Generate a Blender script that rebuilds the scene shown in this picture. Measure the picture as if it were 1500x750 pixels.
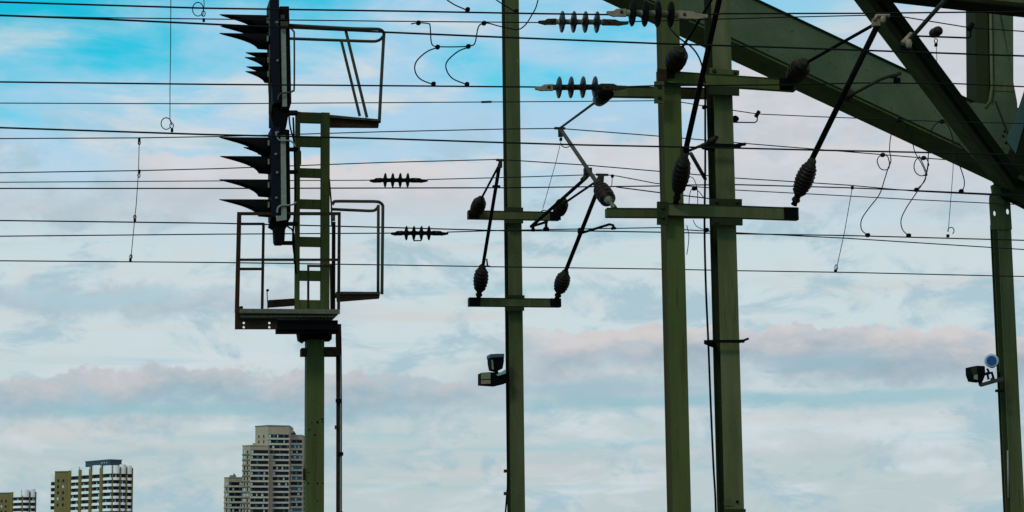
import bpy, math, random
from mathutils import Vector, noise as mnoise
random.seed(7)
S = bpy.context.scene
COL = S.collection
for o in list(bpy.data.objects): bpy.data.objects.remove(o)

# ------------------------------------------------------------------ camera
F = 3000.0                       # focal length in photo pixels (photo is 1500 x 750)
PITCH = math.radians(8.55); ROLL = math.radians(0.66)
CAM = Vector((0, 0, 1.7))
fw = Vector((0, math.cos(PITCH), math.sin(PITCH)))
r0 = Vector((1, 0, 0)); u0 = r0.cross(fw)
rt = math.cos(ROLL)*r0 - math.sin(ROLL)*u0
up = math.cos(ROLL)*u0 + math.sin(ROLL)*r0
cd = bpy.data.cameras.new('camera'); cam = bpy.data.objects.new('camera', cd); COL.objects.link(cam)
from mathutils import Matrix
M = Matrix((rt, up, -fw)).transposed().to_4x4(); M.translation = CAM
cam.matrix_world = M
cd.sensor_width = 36; cd.lens = 36*F/1500; cd.clip_start = .1; cd.clip_end = 6000
S.camera = cam

# ------------------------------------------------------------------ sky and sun
SUN_EL = math.radians(38); SUN_AZ = math.radians(212)     # sun azimuth clockwise from +Y: behind us to the left
W = bpy.data.worlds.new('World'); S.world = W; W.use_nodes = True
nt = W.node_tree; nt.nodes.clear(); NN = nt.nodes; NL = nt.links
def wn(t, **k):
    n = NN.new(t)
    for a, b in k.items(): setattr(n, a, b)
    return n
def plug(sock, v):
    if isinstance(v, (int, float)): sock.default_value = v
    elif isinstance(v, (tuple, list)): sock.default_value = (*v, 1) if len(v) == 3 and sock.type == 'RGBA' else v
    else: NL.new(v, sock)
def m(op, a, b=0, c=0, clamp=False):
    n = wn('ShaderNodeMath', operation=op, use_clamp=clamp)
    plug(n.inputs[0], a); plug(n.inputs[1], b)
    if op in ('MULTIPLY_ADD', 'SMOOTH_MIN'): plug(n.inputs[2], c)
    return n.outputs[0]
def sstep(v, lo, hi):
    n = wn('ShaderNodeMapRange', interpolation_type='SMOOTHSTEP'); plug(n.inputs[0], v)
    n.inputs[1].default_value = lo; n.inputs[2].default_value = hi
    return n.outputs[0]
def mixc(f, a, b):
    n = wn('ShaderNodeMix', data_type='RGBA'); plug(n.inputs[0], f); plug(n.inputs[6], a); plug(n.inputs[7], b)
    return n.outputs[2]
tc = wn('ShaderNodeTexCoord'); sp = wn('ShaderNodeSeparateXYZ'); NL.new(tc.outputs['Generated'], sp.inputs[0])
AZ = m('ARCTAN2', sp.outputs[0], sp.outputs[1]); EL = m('ARCSINE', sp.outputs[2])
def nz(sx, sz, off, detail=6, rough=.55, dist=0.0):
    c = wn('ShaderNodeCombineXYZ'); plug(c.inputs[0], m('MULTIPLY', AZ, sx)); plug(c.inputs[1], m('MULTIPLY', EL, sz)); c.inputs[2].default_value = off
    n = wn('ShaderNodeTexNoise'); NL.new(c.outputs[0], n.inputs['Vector']); n.inputs['Scale'].default_value = 1
    n.inputs['Detail'].default_value = detail; n.inputs['Roughness'].default_value = rough; n.inputs['Distortion'].default_value = dist
    return n.outputs[0]
STR = 0.1
def lin(r, g, b):
    f = lambda v: ((v/255+.055)/1.055)**2.4 if v > 10 else v/255/12.92
    return (f(r)/STR, f(g)/STR, f(b)/STR)
sky = wn('ShaderNodeTexSky', sky_type='NISHITA', sun_disc=False, sun_elevation=SUN_EL, sun_rotation=SUN_AZ)
tint = wn('ShaderNodeMix', data_type='RGBA', blend_type='MULTIPLY'); tint.inputs[0].default_value = 1
NL.new(sky.outputs[0], tint.inputs[6]); tint.inputs[7].default_value = (.05, 1.60, 1.50, 1)
clear = tint.outputs[2]
n1 = nz(7, 16, 3.1); n2 = nz(14, 48, 9.7, dist=.3); n3 = nz(26, 60, 17.3, 8, .6)
# thin veil: opaque low down, torn open high up and to the left where clear sky shows
veil = m('ADD', m('MULTIPLY', n1, .9), m('MULTIPLY', n2, .5))
hi = m('ADD', EL, m('MULTIPLY', AZ, -.11))
openness = sstep(m('ADD', hi, m('MULTIPLY', m('SUBTRACT', veil, .7), -.26)), .232, .322)
openness = m('MULTIPLY', openness, m('SUBTRACT', 1, sstep(EL, .33, .55)))  # unseen sky overhead closed with added grey cloud to neutralise the light
veilcol = mixc(sstep(EL, .04, .12), lin(188, 203, 206), lin(202, 218, 223))
veilcol = mixc(sstep(EL, .14, .22), veilcol, lin(172, 209, 234))
veilcol = mixc(sstep(EL, .30, .50), veilcol, lin(206, 206, 208))
veilcol = mixc(sstep(n2, .50, .68), veilcol, lin(207, 218, 224))
base = mixc(openness, veilcol, clear)
# streaks of blue in the veil low down
st = nz(5, 95, 31.0, 4, .5, .2)
base = mixc(m('MULTIPLY', sstep(st, .56, .72), .40), base, lin(140, 196, 208))
st2 = nz(6, 80, 57.0, 4, .5, .2)
base = mixc(m('MULTIPLY', m('MULTIPLY', sstep(st2, .54, .7), .6), m('SUBTRACT', 1, sstep(EL, .12, .2))), base, lin(208, 206, 204))
n4 = nz(24, 44, 71.0, 8, .62, .4); n5 = nz(40, 90, 91.0, 7, .6, .3)
low_ = m('SUBTRACT', 1, sstep(EL, .17, .24))
base = mixc(m('MULTIPLY', m('MULTIPLY', sstep(n4, .47, .62), .75), low_), base, lin(160, 192, 205))
base = mixc(m('MULTIPLY', m('MULTIPLY', sstep(n5, .52, .66), .5), low_), base, lin(205, 212, 214))
# warm grey cloud sheets and cumulus banks: (elevation of the top, azimuth from, to, thickness)
def bank(col, ytop, x0, x1, th, rough=.012, lit=(212, 207, 205), shade=(172, 188, 198), seed=0.0, amt=.9, soft=.004):
    e = (828-ytop)/3000
    edge = nz(46, 55, 40+seed, 8, .62)
    big = nz(9, 14, 60+seed, 3, .5)
    top = m('ADD', m('MULTIPLY', m('SUBTRACT', edge, .5), rough*2.2), m('MULTIPLY', m('SUBTRACT', big, .5), rough*2.5))
    d = m('SUBTRACT', m('ADD', top, e), EL)
    t = th/3000
    a = m('MULTIPLY', sstep(d, 0, soft), m('SUBTRACT', 1, sstep(d, t*.45, t)))
    wob = m('MULTIPLY', m('SUBTRACT', big, .5), .12)
    azw = m('ADD', AZ, wob)
    a = m('MULTIPLY', a, sstep(azw, (x0-750)/3000-.02, (x0-750)/3000+.03))
    a = m('MULTIPLY', a, m('SUBTRACT', 1, sstep(azw, (x1-750)/3000-.03, (x1-750)/3000+.02)))
    a = m('MULTIPLY', a, amt)
    sh = m('ADD', d, m('MULTIPLY', m('SUBTRACT', n3, .5), t*1.1))
    cc = mixc(sstep(sh, 0, t*.7), lin(*lit), lin(*shade))
    cc = mixc(m('MULTIPLY', sstep(nz(30, 70, 20+seed, 7, .6), .47, .66), .55), cc, lin(*[min(255, v+16) for v in shade]))
    return mixc(a, col, cc)
c = base
c = bank(c, 20, 1300, 2400, 420, .03, (206, 208, 214), (200, 206, 214), 25.3, .95, .012)
c = bank(c, 118, 1060, 2300, 210, .03, (216, 214, 217), (196, 202, 210), 5.3, 1.0, .008)
c = bank(c, 236, 230, 760, 120, .010, (217, 213, 214), (196, 202, 210), 1.0, .95, .004)
c = bank(c, 250, -400, 420, 110, .02, (203, 207, 214), (186, 198, 206), 2.2, .75, .02)
c = bank(c, 205, 820, 1420, 150, .014, (214, 212, 214), (198, 204, 212), 3.7, .85, .008)
c = bank(c, 415, -300, 470, 60, .014, (190, 200, 207), (168, 188, 200), 7.7, .8, .006)
c = bank(c, 545, -300, 720, 90, .016, (197, 197, 201), (150, 180, 193), 8.1, .95, .004)
c = bank(c, 540, 700, 1100, 80, .018, (198, 202, 207), (174, 190, 200), 9.4, .85, .010)
c = bank(c, 495, 790, 1560, 95, .012, (210, 206, 207), (158, 177, 190), 11.9, 1.0, .0014)
def gap(col, y, x0, x1, th, tone, amt, seed):
    """long opening in the cloud where clear air shows"""
    w = nz(16, 60, 80+seed, 5, .55)
    e = m('ADD', m('SUBTRACT', EL, (828-y)/3000), m('MULTIPLY', m('SUBTRACT', w, .5), .016))
    a = m('SUBTRACT', 1, sstep(m('ABSOLUTE', e), th*.15/3000, th/3000))
    az = m('ADD', AZ, m('MULTIPLY', m('SUBTRACT', w, .5), .08))
    a = m('MULTIPLY', a, m('MULTIPLY', sstep(az, (x0-750)/3000-.02, (x0-750)/3000+.03), m('SUBTRACT', 1, sstep(az, (x1-750)/3000-.03, (x1-750)/3000+.02))))
    return mixc(m('MULTIPLY', a, amt), col, lin(*tone))
c = gap(c, 597, 740, 1440, 18, (146, 190, 202), .7, 1.0)
c = gap(c, 600, 40, 420, 15, (150, 192, 203), .65, 2.0)
c = gap(c, 540, 1130, 1330, 16, (150, 184, 198), .8, 3.0)
c = gap(c, 440, 20, 260, 18, (170, 205, 215), .6, 4.0)
c = gap(c, 575, 740, 1000, 18, (158, 190, 202), .7, 5.0)
c = gap(c, 662, 60, 300, 12, (160, 194, 204), .6, 6.0)
c = gap(c, 30, 1040, 1280, 50, (120, 205, 232), .55, 7.0)
c = bank(c, 640, -200, 500, 40, .01, (205, 208, 208), (176, 194, 200), 13.9, .6, .006)
c = bank(c, 655, 760, 1500, 40, .01, (202, 204, 207), (176, 194, 200), 15.9, .55, .006)
bgn = wn('ShaderNodeBackground'); NL.new(c, bgn.inputs[0]); bgn.inputs[1].default_value = STR
wo = wn('ShaderNodeOutputWorld'); NL.new(bgn.outputs[0], wo.inputs[0])

sl = bpy.data.lights.new('sun', 'SUN'); sl.energy = 1.3; sl.angle = math.radians(12); sl.color = (1, .95, .86)
so = bpy.data.objects.new('sun', sl); COL.objects.link(so)
sd = Vector((math.sin(SUN_AZ)*math.cos(SUN_EL), math.cos(SUN_AZ)*math.cos(SUN_EL), math.sin(SUN_EL)))
so.rotation_euler = sd.to_track_quat('Z', 'Y').to_euler()
S.view_settings.view_transform = 'Standard'; S.view_settings.look = 'None'
S.view_settings.exposure = 0; S.view_settings.gamma = 1; S.view_settings.use_curve_mapping = False
S.render.engine = 'CYCLES'

# ------------------------------------------------------------------ materials
def mat(name, col, rough=.6, metal=0, col2=None, scale=8, amt=.5, bump=0, streak=False, spec=.5, coat=0):
    mt = bpy.data.materials.new(name); mt.use_nodes = True; t = mt.node_tree; b = t.nodes['Principled BSDF']
    b.inputs['Base Color'].default_value = (*col, 1); b.inputs['Roughness'].default_value = rough; b.inputs['Metallic'].default_value = metal
    b.inputs['Specular IOR Level'].default_value = spec
    if col2:
        g = t.nodes.new('ShaderNodeNewGeometry'); mp = t.nodes.new('ShaderNodeMapping'); t.links.new(g.outputs['Position'], mp.inputs[0])
        if streak: mp.inputs['Scale'].default_value = (1, 1, .12)
        n = t.nodes.new('ShaderNodeTexNoise'); n.inputs['Scale'].default_value = scale; n.inputs['Detail'].default_value = 8; n.inputs['Roughness'].default_value = .62
        t.links.new(mp.outputs[0], n.inputs['Vector'])
        r = t.nodes.new('ShaderNodeMapRange'); r.inputs[1].default_value = .42; r.inputs[2].default_value = .68; r.inputs[4].default_value = amt
        t.links.new(n.outputs[0], r.inputs[0])
        x = t.nodes.new('ShaderNodeMix'); x.data_type = 'RGBA'; x.inputs[6].default_value = (*col, 1); x.inputs[7].default_value = (*col2, 1)
        t.links.new(r.outputs[0], x.inputs[0])
        # fine chips and specks of rust or dirt
        v = t.nodes.new('ShaderNodeTexNoise'); v.inputs['Scale'].default_value = scale*9; v.inputs['Detail'].default_value = 3
        t.links.new(g.outputs['Position'], v.inputs['Vector'])
        r2 = t.nodes.new('ShaderNodeMapRange'); r2.inputs[1].default_value = .66; r2.inputs[2].default_value = .74; r2.inputs[4].default_value = .75
        t.links.new(v.outputs[0], r2.inputs[0])
        y = t.nodes.new('ShaderNodeMix'); y.data_type = 'RGBA'; y.inputs[7].default_value = (col[0]*.25+.006, col[1]*.2+.003, col[2]*.2, 1)
        t.links.new(x.outputs[2], y.inputs[6]); t.links.new(r2.outputs[0], y.inputs[0])
        last = y.outputs[2]
        if streak:
            for sc_, loc_, lo_, hi_, tone, am in (((9, 9, .55), 3.7, .60, .72, (.040, .022, .008), .7), ((6, 6, 2.2), 8.3, .66, .74, (col2[0]*1.7, col2[1]*1.7, col2[2]*1.9), .7), ((14, 14, .9), 12.1, .62, .70, (col[0]*.35, col[1]*.35, col[2]*.3), .6)):
                mp2 = t.nodes.new('ShaderNodeMapping'); mp2.inputs['Scale'].default_value = sc_; mp2.inputs['Location'].default_value = (loc_,)*3
                t.links.new(g.outputs['Position'], mp2.inputs[0])
                nn = t.nodes.new('ShaderNodeTexNoise'); nn.inputs['Scale'].default_value = 1; nn.inputs['Detail'].default_value = 6; nn.inputs['Roughness'].default_value = .65
                t.links.new(mp2.outputs[0], nn.inputs['Vector'])
                r3 = t.nodes.new('ShaderNodeMapRange'); r3.inputs[1].default_value = lo_; r3.inputs[2].default_value = hi_; r3.inputs[4].default_value = am
                t.links.new(nn.outputs[0], r3.inputs[0])
                z = t.nodes.new('ShaderNodeMix'); z.data_type = 'RGBA'; z.inputs[7].default_value = (*tone, 1)
                t.links.new(r3.outputs[0], z.inputs[0]); t.links.new(last, z.inputs[6]); last = z.outputs[2]
        t.links.new(last, b.inputs['Base Color'])
        rr = t.nodes.new('ShaderNodeMapRange'); rr.inputs[3].default_value = rough-.12; rr.inputs[4].default_value = min(1, rough+.2)
        t.links.new(n.outputs[0], rr.inputs[0]); t.links.new(rr.outputs[0], b.inputs['Roughness'])
        if bump:
            bp = t.nodes.new('ShaderNodeBump'); bp.inputs['Strength'].default_value = bump; bp.inputs['Distance'].default_value = .004
            t.links.new(v.outputs[0], bp.inputs['Height']); t.links.new(bp.outputs[0], b.inputs['Normal'])
    return mt
GREEN = mat('green_paint', (.040, .052, .018), .7, 0, (.072, .076, .036), 5, .9, .2, True, .12)
GREENP = mat('weathered_green_paint', (.054, .062, .024), .7, 0, (.100, .100, .052), 5, .9, .2, True, .12)
GREEND = mat('dark_and_shade_green_paint', (.013, .019, .006), .7, 0, (.022, .024, .009), 5, .6, .2, True, .10)  # dark fittings, and the shade in the pole recesses put into colour
GREENM = mat('bright_green_paint', (.052, .066, .018), .7, 0, (.034, .042, .014), 4, .8, .2, True, .12)
BRIDGE = mat('bridge_green_paint', (.040, .060, .032), .7, 0, (.072, .086, .050), 1.1, .9, .25, False, .12)
BRIDGED = mat('bridge_dark_shade_paint', (.005, .009, .003), .8, 0, (.009, .014, .005), 1.6, .7, .2, False, .06)  # near-black bridge green; puts the shade of undersides into the colour
UNDER = mat('underside_green_paint', (.050, .062, .022), .8, 0, (.030, .038, .014), 2, .9, .2, False, .05)
TEAL = mat('teal_bridge_paint', (.018, .050, .050), .7, 0, (.028, .065, .060), 3, .5, .1, False, .3)
OLIVE = mat('brown_olive_paint', (.044, .036, .012), .75, 0, (.030, .028, .010), 6, .8, .2, True, .1)
BLACK = mat('black_enamel', (.0015, .0015, .002), .8, 0, (.004, .004, .004), 9, .5, 0, False, .06)
NAVY = mat('blue_black_enamel', (.0015, .003, .009), .7, 0, (.003, .005, .014), 9, .5, 0, False, .10)
GREY = mat('grey_galvanised_steel', (.16, .17, .15), .6, .2, (.10, .11, .09), 14, .7, .2)
GREYD = mat('dark_galvanised_steel', (.028, .030, .022), .7, .1, (.050, .046, .030), 14, .7, .2, False, .15)
RUST = mat('brown_rusted_steel', (.018, .010, .007), .9, 0, (.042, .021, .011), 16, .8, .3, False, .08)
TREAD = mat('lichened_steel_edge', (.058, .056, .036), .85, 0, (.095, .09, .06), 18, .8, .3)
WIRE = mat('dark_copper_wire', (.004, .005, .006), .8, 0, (.008, .008, .008), 30, .5, 0, False, .1)
WIREB = mat('thin_blue_grey_wire', (.005, .009, .014), .8, 0, spec=.1)
CABLE = mat('black_rubber_cable', (.002, .002, .003), .8, 0, spec=.08)
PORC = mat('brown_porcelain', (.006, .0025, .002), .4, 0, (.014, .006, .004), 20, .6, 0, False, .12)
GLASSY = mat('dark_blue_insulator_glaze', (.004, .006, .009), .35, 0, (.007, .007, .009), 20, .4, 0, False, .25)
BRASS = mat('tan_bronze_casting', (.20, .145, .10), .6, .3, (.10, .08, .05), 30, .8, .3)
CAST = mat('dark_cast_fitting', (.014, .014, .009), .8, 0, (.034, .030, .018), 30, .7, .3, False, .1)
CREAM = mat('pale_ceramic_core', (.11, .11, .065), .7, 0, (.05, .045, .028), 20, .8)
LENS = mat('blue_tinted_lens', (.006, .05, .20), .12, 0, spec=.8)
RIM = mat('pale_blue_rim', (.25, .36, .42), .5, 0)
OLIVEB = mat('olive_junction_box_paint', (.10, .13, .06), .6, 0, (.07, .09, .04), 9, .6)
TEALB = mat('pale_teal_bracket_paint', (.13, .24, .20), .6, 0)

# ------------------------------------------------------------------ mesh helpers
TH = math.radians(12)                                  # heading of the tracks: they recede to the right
AX = Vector((math.cos(TH), math.sin(TH), 0)); AY = Vector((-math.sin(TH), math.cos(TH), 0)); AZV = Vector((0, 0, 1))
def P(px, py, A):
    """world point seen in direction px, py on the vertical plane parallel to the tracks, A metres off"""
    d = fw*F + rt*(px-750) + up*(375-py)
    t = A*math.cos(TH)/(d.dot(AY))
    return CAM + d*t
def PY(px, py, Y):
    d = fw*F + rt*(px-750) + up*(375-py)
    return CAM + d*(Y/d.y)
def mm(px, A): return px*A/F
WL = {}
class MB:
    def __init__(s): s.v = []; s.f = []; s.sm = []
    def add(s, vs, fs, sm=False):
        k = len(s.v); s.v += [Vector(v) for v in vs]; s.f += [[i+k for i in f] for f in fs]; s.sm += [sm]*len(fs)
        return s
    def box(s, o, a, b, c):                            # corner and three edges
        o, a, b, c = map(Vector, (o, a, b, c))
        if a.cross(b).dot(c) < 0: a, b = b, a
        vs = [o, o+a, o+a+b, o+b, o+c, o+a+c, o+a+b+c, o+b+c]
        return s.add(vs, [(3, 2, 1, 0), (4, 5, 6, 7), (0, 1, 5, 4), (1, 2, 6, 5), (2, 3, 7, 6), (3, 0, 4, 7)])
    def cbox(s, c, a, b, d): c = Vector(c); return s.box(c-(a+b+d)/2, a, b, d)
    def beam(s, p, q, w, h, side=None):                # axis p-q; w along side, h perpendicular
        p, q = Vector(p), Vector(q); ax = (q-p); n = ax.normalized()
        side = Vector(side or AY); side = (side - n*side.dot(n)).normalized(); u = n.cross(side).normalized()
        return s.box(p - side*w/2 - u*h/2, ax, side*w, u*h)
    def prism(s, pts, vec):
        n = len(pts); vec = Vector(vec); pts = [Vector(p) for p in pts]
        nr = Vector((0, 0, 0))
        for i in range(n): nr += pts[i].cross(pts[(i+1) % n])
        if nr.dot(vec) < 0: pts = pts[::-1]
        vs = pts + [p+vec for p in pts]
        fs = [tuple(range(n))[::-1], tuple(range(n, 2*n))] + [(i, (i+1) % n, n+(i+1) % n, n+i) for i in range(n)]
        return s.add(vs, fs)
    def tube(s, pts, r, seg=8, caps=True):
        pts = [Vector(p) for p in pts]; n = len(pts); rs = r if isinstance(r, (list, tuple)) else [r]*n
        T = [(pts[min(i+1, n-1)]-pts[max(i-1, 0)]).normalized() for i in range(n)]
        ref = Vector((0, 0, 1)) if abs(T[0].z) < .9 else Vector((0, 1, 0))
        u = T[0].cross(ref).normalized(); vs = []
        for i in range(n):
            u = (u - T[i]*u.dot(T[i])).normalized(); w = T[i].cross(u)
            for k in range(seg):
                a = 2*math.pi*k/seg; vs.append(pts[i] + (u*math.cos(a)+w*math.sin(a))*rs[i])
        fs = [(i*seg+k, i*seg+(k+1) % seg, (i+1)*seg+(k+1) % seg, (i+1)*seg+k) for i in range(n-1) for k in range(seg)]
        k0 = len(s.v); s.add(vs, fs, True)
        if caps:
            s.f += [[k0+i for i in range(seg)][::-1], [k0+(n-1)*seg+i for i in range(seg)]]; s.sm += [False, False]
        return s
    def lathe(s, p, q, prof, seg=20):                  # prof: (t 0..1 along p-q, radius in m)
        p, q = Vector(p), Vector(q)
        n = (q-p).normalized(); ref = Vector((0, 0, 1)) if abs(n.z) < .9 else Vector((0, 1, 0))
        u = n.cross(ref).normalized(); w = n.cross(u); vs = []
        for t, r in prof:
            for k in range(seg):
                a = 2*math.pi*k/seg; vs.append(p+(q-p)*t+(u*math.cos(a)+w*math.sin(a))*max(r, 1e-4))
        fs = [(i*seg+k, i*seg+(k+1) % seg, (i+1)*seg+(k+1) % seg, (i+1)*seg+k) for i in range(len(prof)-1) for k in range(seg)]
        k0 = len(s.v); s.add(vs, fs, True)
        s.f += [[k0+i for i in range(seg)][::-1], [k0+(len(prof)-1)*seg+i for i in range(seg)]]; s.sm += [False, False]
        return s
    def build(s, name, mt, parent=None, bevel=0):
        me = bpy.data.meshes.new(name)
        c = (Vector((min(v[i] for v in s.v) for i in range(3))) + Vector((max(v[i] for v in s.v) for i in range(3))))/2
        me.from_pydata([v-c for v in s.v], [], s.f); me.update()
        for p, f in zip(me.polygons, s.sm): p.use_smooth = f
        me.materials.append(mt)
        import bmesh
        bm = bmesh.new(); bm.from_mesh(me); bmesh.ops.recalc_face_normals(bm, faces=bm.faces); bm.to_mesh(me); bm.free()
        o = bpy.data.objects.new(name, me); COL.objects.link(o); WL[o] = c
        if parent: o.parent = parent; o.location = c - WL[parent]
        else: o.location = c
        if bevel:
            b = o.modifiers.new('bevel', 'BEVEL'); b.width = bevel; b.segments = 2; b.limit_method = 'ANGLE'
        return o
def tag(o, label=None, cat=None, group=None, kind=None):
    for k, v in (('label', label), ('category', cat), ('group', group), ('kind', kind)):
        if v: o[k] = v
    return o
def thing(name, loc, label, cat, group=None):
    o = bpy.data.objects.new(name, None); o.empty_display_size = .2; COL.objects.link(o); o.location = Vector(loc); WL[o] = Vector(loc)
    return tag(o, label, cat, group)
def smooth(pts, n=8):                                  # Catmull-Rom
    pts = [Vector(p) for p in pts]
    if len(pts) < 3: return pts
    out = []; Q = [2*pts[0]-pts[1]] + pts + [2*pts[-1]-pts[-2]]
    for i in range(1, len(Q)-2):
        a, b, c_, d = Q[i-1:i+3]
        for k in range(n):
            t = k/n; out.append(.5*((2*b)+(c_-a)*t+(2*a-5*b+4*c_-d)*t*t+(3*b-a-3*c_+d)*t**3))
    return out + [pts[-1]]
def cast(name, segs, z): pass

# ------------------------------------------------------------------ ground
g = MB(); R_ = 5000; N = 40
gv = []; gf = []
for i in range(N+1):
    for j in range(N+1):
        x = (i/N*2-1); y = (j/N*2-1); gv.append((x*abs(x)*R_, y*abs(y)*R_, 0))
for i in range(N):
    for j in range(N): k = i*(N+1)+j; gf.append((k, k+N+1, k+N+2, k+1))
g.add(gv, gf)
GM = mat('gravel_and_scrub_ground', (.10, .095, .08), .95, 0, (.06, .075, .035), .15, .8, 0)
tag(g.build('ground', GM), kind='structure')

# ------------------------------------------------------------------ apartment towers far behind
OCHRE = mat('ochre_brick', (.16, .112, .034), .85, 0, (.12, .088, .03), .3, .6)
WHITE = mat('white_concrete_panel', (.80, .77, .78), .8, 0, (.66, .64, .66), .3, .5)
NAVYR = mat('navy_roof_cladding', (.020, .034, .07), .6, 0, (.03, .045, .08), .5, .5)
TGREEN = mat('green_roof_edge', (.05, .12, .09), .7)
WIN = mat('dark_window_glass', (.004, .006, .016), .3, 0, spec=.15)
WINB = mat('blue_green_window_glass', (.02, .09, .14), .3, 0, spec=.3)
FRAME = mat('pale_window_frame', (.33, .45, .45), .6)
BEIGE = mat('beige_concrete', (.32, .25, .19), .85, 0, (.25, .195, .15), .4, .6)
SLAB = mat('pale_balcony_concrete', (.46, .40, .33), .85, 0, (.36, .31, .25), .5, .7)
RECESS = mat('dark_brown_recess', (.018, .012, .012), .9)
class Face:
    """one wall of a tower: o base corner, u unit vector along it, n outward normal"""
    def __init__(s, o, u, n): s.o = Vector(o); s.u = Vector(u); s.n = Vector(n)
    def box(s, mb, u0, u1, z0, z1, d0=0, d1=.3):
        return mb.box(s.o + s.u*u0 + s.n*d0 + AZV*z0, s.u*(u1-u0), s.n*(d1-d0), AZV*(z1-z0))
def faces(C, ul, wl, ur, wr):
    """C near corner; ul unit to the left wall's far end"""
    nl = Vector((ul.y, -ul.x, 0)); nl = nl if nl.y < 0 else -nl
    nr = Vector((ur.y, -ur.x, 0)); nr = nr if nr.y < 0 else -nr
    return Face(C, ul, nl), Face(C, ur, nr)
def zat(px, py, Y): return PY(px, py, Y).z
# --- slab towers with white bulging balconies
def slab_tower(px_c, Yc, ytop, label, group, nleft, nright, pent, wing):
    C = PY(px_c, ytop, Yc); ztop = C.z; C.z = 0
    s = Yc/F
    root = thing('apartment_tower', C, label, 'building', group)
    g0 = lambda px, Y_: Vector((PY(px, ytop, Y_).x, Y_, 0))
    ul = g0(px_c-15.5*nleft, Yc+7.5*nleft)-C; ur = g0(px_c+9*nright, Yc+3*nright)-C
    Lw = ul.length; Rw = ur.length; ul.normalize(); ur.normalize()
    FL, FR = faces(C, ul, Lw, ur, Rw)
    body = MB(); body.box(C, ul*Lw, ur*Rw, AZV*(ztop-3.2)); body.build('wall', OCHRE, root)
    fh = 3.0; nf = int((ztop-5.2)/fh)
    win = 0; extra = MB(); bal_n = 0
    for f, nb, pitch in ((FL, nleft, Lw/nleft), (FR, nright, Rw/nright)):
        for b in range(nb):
            a0 = b*pitch + pitch*.02; a1 = (b+1)*pitch - pitch*.27
            if f is FR: a0 = b*pitch+pitch*.12; a1 = (b+1)*pitch-pitch*.04
            # crown panel, slightly bulging
            mb = MB(); n = 6; pts = []
            for k in range(n+1):
                t = k/n; pts.append(f.o+f.u*(a0+(a1-a0)*t)+f.n*(.9+.7*math.sin(math.pi*t))+AZV*(ztop-4.0))
            pts += [f.o+f.u*a1+f.n*.02+AZV*(ztop-4.0), f.o+f.u*a0+f.n*.02+AZV*(ztop-4.0)]
            mb.prism(pts, AZV*(4.0+.5*(b % 2))); mb.build('crown_panel', WHITE, root)
            # fin between the bays
            mb = MB(); f.box(mb, a1+.05, a1+pitch*(.24 if f is FL else .11), 0, ztop-1.0, .01, 1.35); mb.build('pier', OCHRE, root)
            for k in range(nf):
                zb = ztop-4.0-(k+1)*fh
                if zb < 20: continue
                mb = MB(); pts = []
                for q in range(n+1):
                    t = q/n; pts.append(f.o+f.u*(a0+(a1-a0)*t)+f.n*(.9+.7*math.sin(math.pi*t))+AZV*(zb-.1))
                pts += [f.o+f.u*a1+f.n*.02+AZV*(zb-.1), f.o+f.u*a0+f.n*.02+AZV*(zb-.1)]
                mb.prism(pts, AZV*1.25)
                bal = mb.build('balcony', WHITE, root)
                wm = MB(); f.box(wm, a0+.2, a1-.2, zb+1.1, zb+2.95, .02, .12)
                wv = wm.build('window', WIN if (k+b) % 4 else RECESS, root)
                if random.random() < .65:
                    fm = MB(); u = a0+.3+random.random()*(a1-a0-1.5); f.box(fm, u, u+.5+random.random()*.5, zb+1.2, zb+2.6, .15, .22); fm.build('frame', FRAME, wv)
    if wing:                                            # ochre wing at the far end of the left wall with little windows
        wl, ww = 13.5, 6.0
        o2 = C + ul*Lw - ul*0.0; dirw = Vector((-1, .12, 0)).normalized()
        wmb = MB(); wmb.box(o2, dirw*wing[0], Vector((.12, 1, 0)).normalized()*14, AZV*(ztop-1.6)); wmb.build('side_wing', OCHRE, root)
        cp = MB(); cp.box(o2+AZV*(ztop-1.58)-Vector((0, .3, 0)), dirw*wing[0], Vector((.12, 1, 0)).normalized()*14, AZV*.5); cp.build('parapet', TGREEN, root)
        fw_ = Face(o2, dirw, Vector((-.12, -1, 0)).normalized())
        for k in range(5 if wing[0] > 4 else 3):
            zb = ztop-6.6-k*fh
            for q, uu in enumerate((.28, .62)):
                mb = MB(); fw_.box(mb, wing[0]*(1-uu), wing[0]*(1-uu)+.9, zb, zb+1.4, .02, .1)
                mb.build('window', WIN if random.random() < .8 else FRAME, root)
        if wing[1]:
            o3 = o2+dirw*wing[0]
            f3 = Face(o3+Vector((0, 1.5, 0)), dirw, Vector((0, -1, 0)))
            mb = MB(); f3.box(mb, 0.01, 2.5, ztop-6.4, ztop-2.6, -2, .6); mb.build('crown_panel', WHITE, root)
            mb = MB(); f3.box(mb, 0.01, 2.2, 0, ztop-6.5, -4, -.3); mb.build('wall', OCHRE, root)
            for k in range(6):
                zb = ztop-6.4-(k+1)*fh
                mb = MB(); f3.box(mb, 0.01, 2.6, zb, zb+1.2, -.2, .9); mb.build('balcony', WHITE, root)
                mb = MB(); f3.box(mb, 0.2, 2.3, zb+1.25, zb+2.9, -.28, -.1); mb.build('window', WIN, root)
    if pent:
        x0, x1, y0, yb = pent
        c1 = C + ul*5 + ur*1.5
        mb = MB(); mb.box(c1+AZV*(ztop-3.15), ul*23, ur*7.5, AZV*6.0); pe = mb.build('penthouse', NAVYR, root)
        mb = MB(); mb.box(c1+AZV*(ztop+2.86)-ul*.3-ur*.3, ul*23.6, ur*8.1, AZV*.35); mb.build('roof_edge', TGREEN, pe)
        fp = Face(c1, ul, FL.n)
        for k in range(3):
            mb = MB(); fp.box(mb, 2.5+k*2.2, 3.3+k*2.2, ztop+1.4, ztop+2.0, .01, .06); mb.build('vent', FRAME, pe)
    return root
GB = 'twin slab towers with bulging white balconies'
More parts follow.
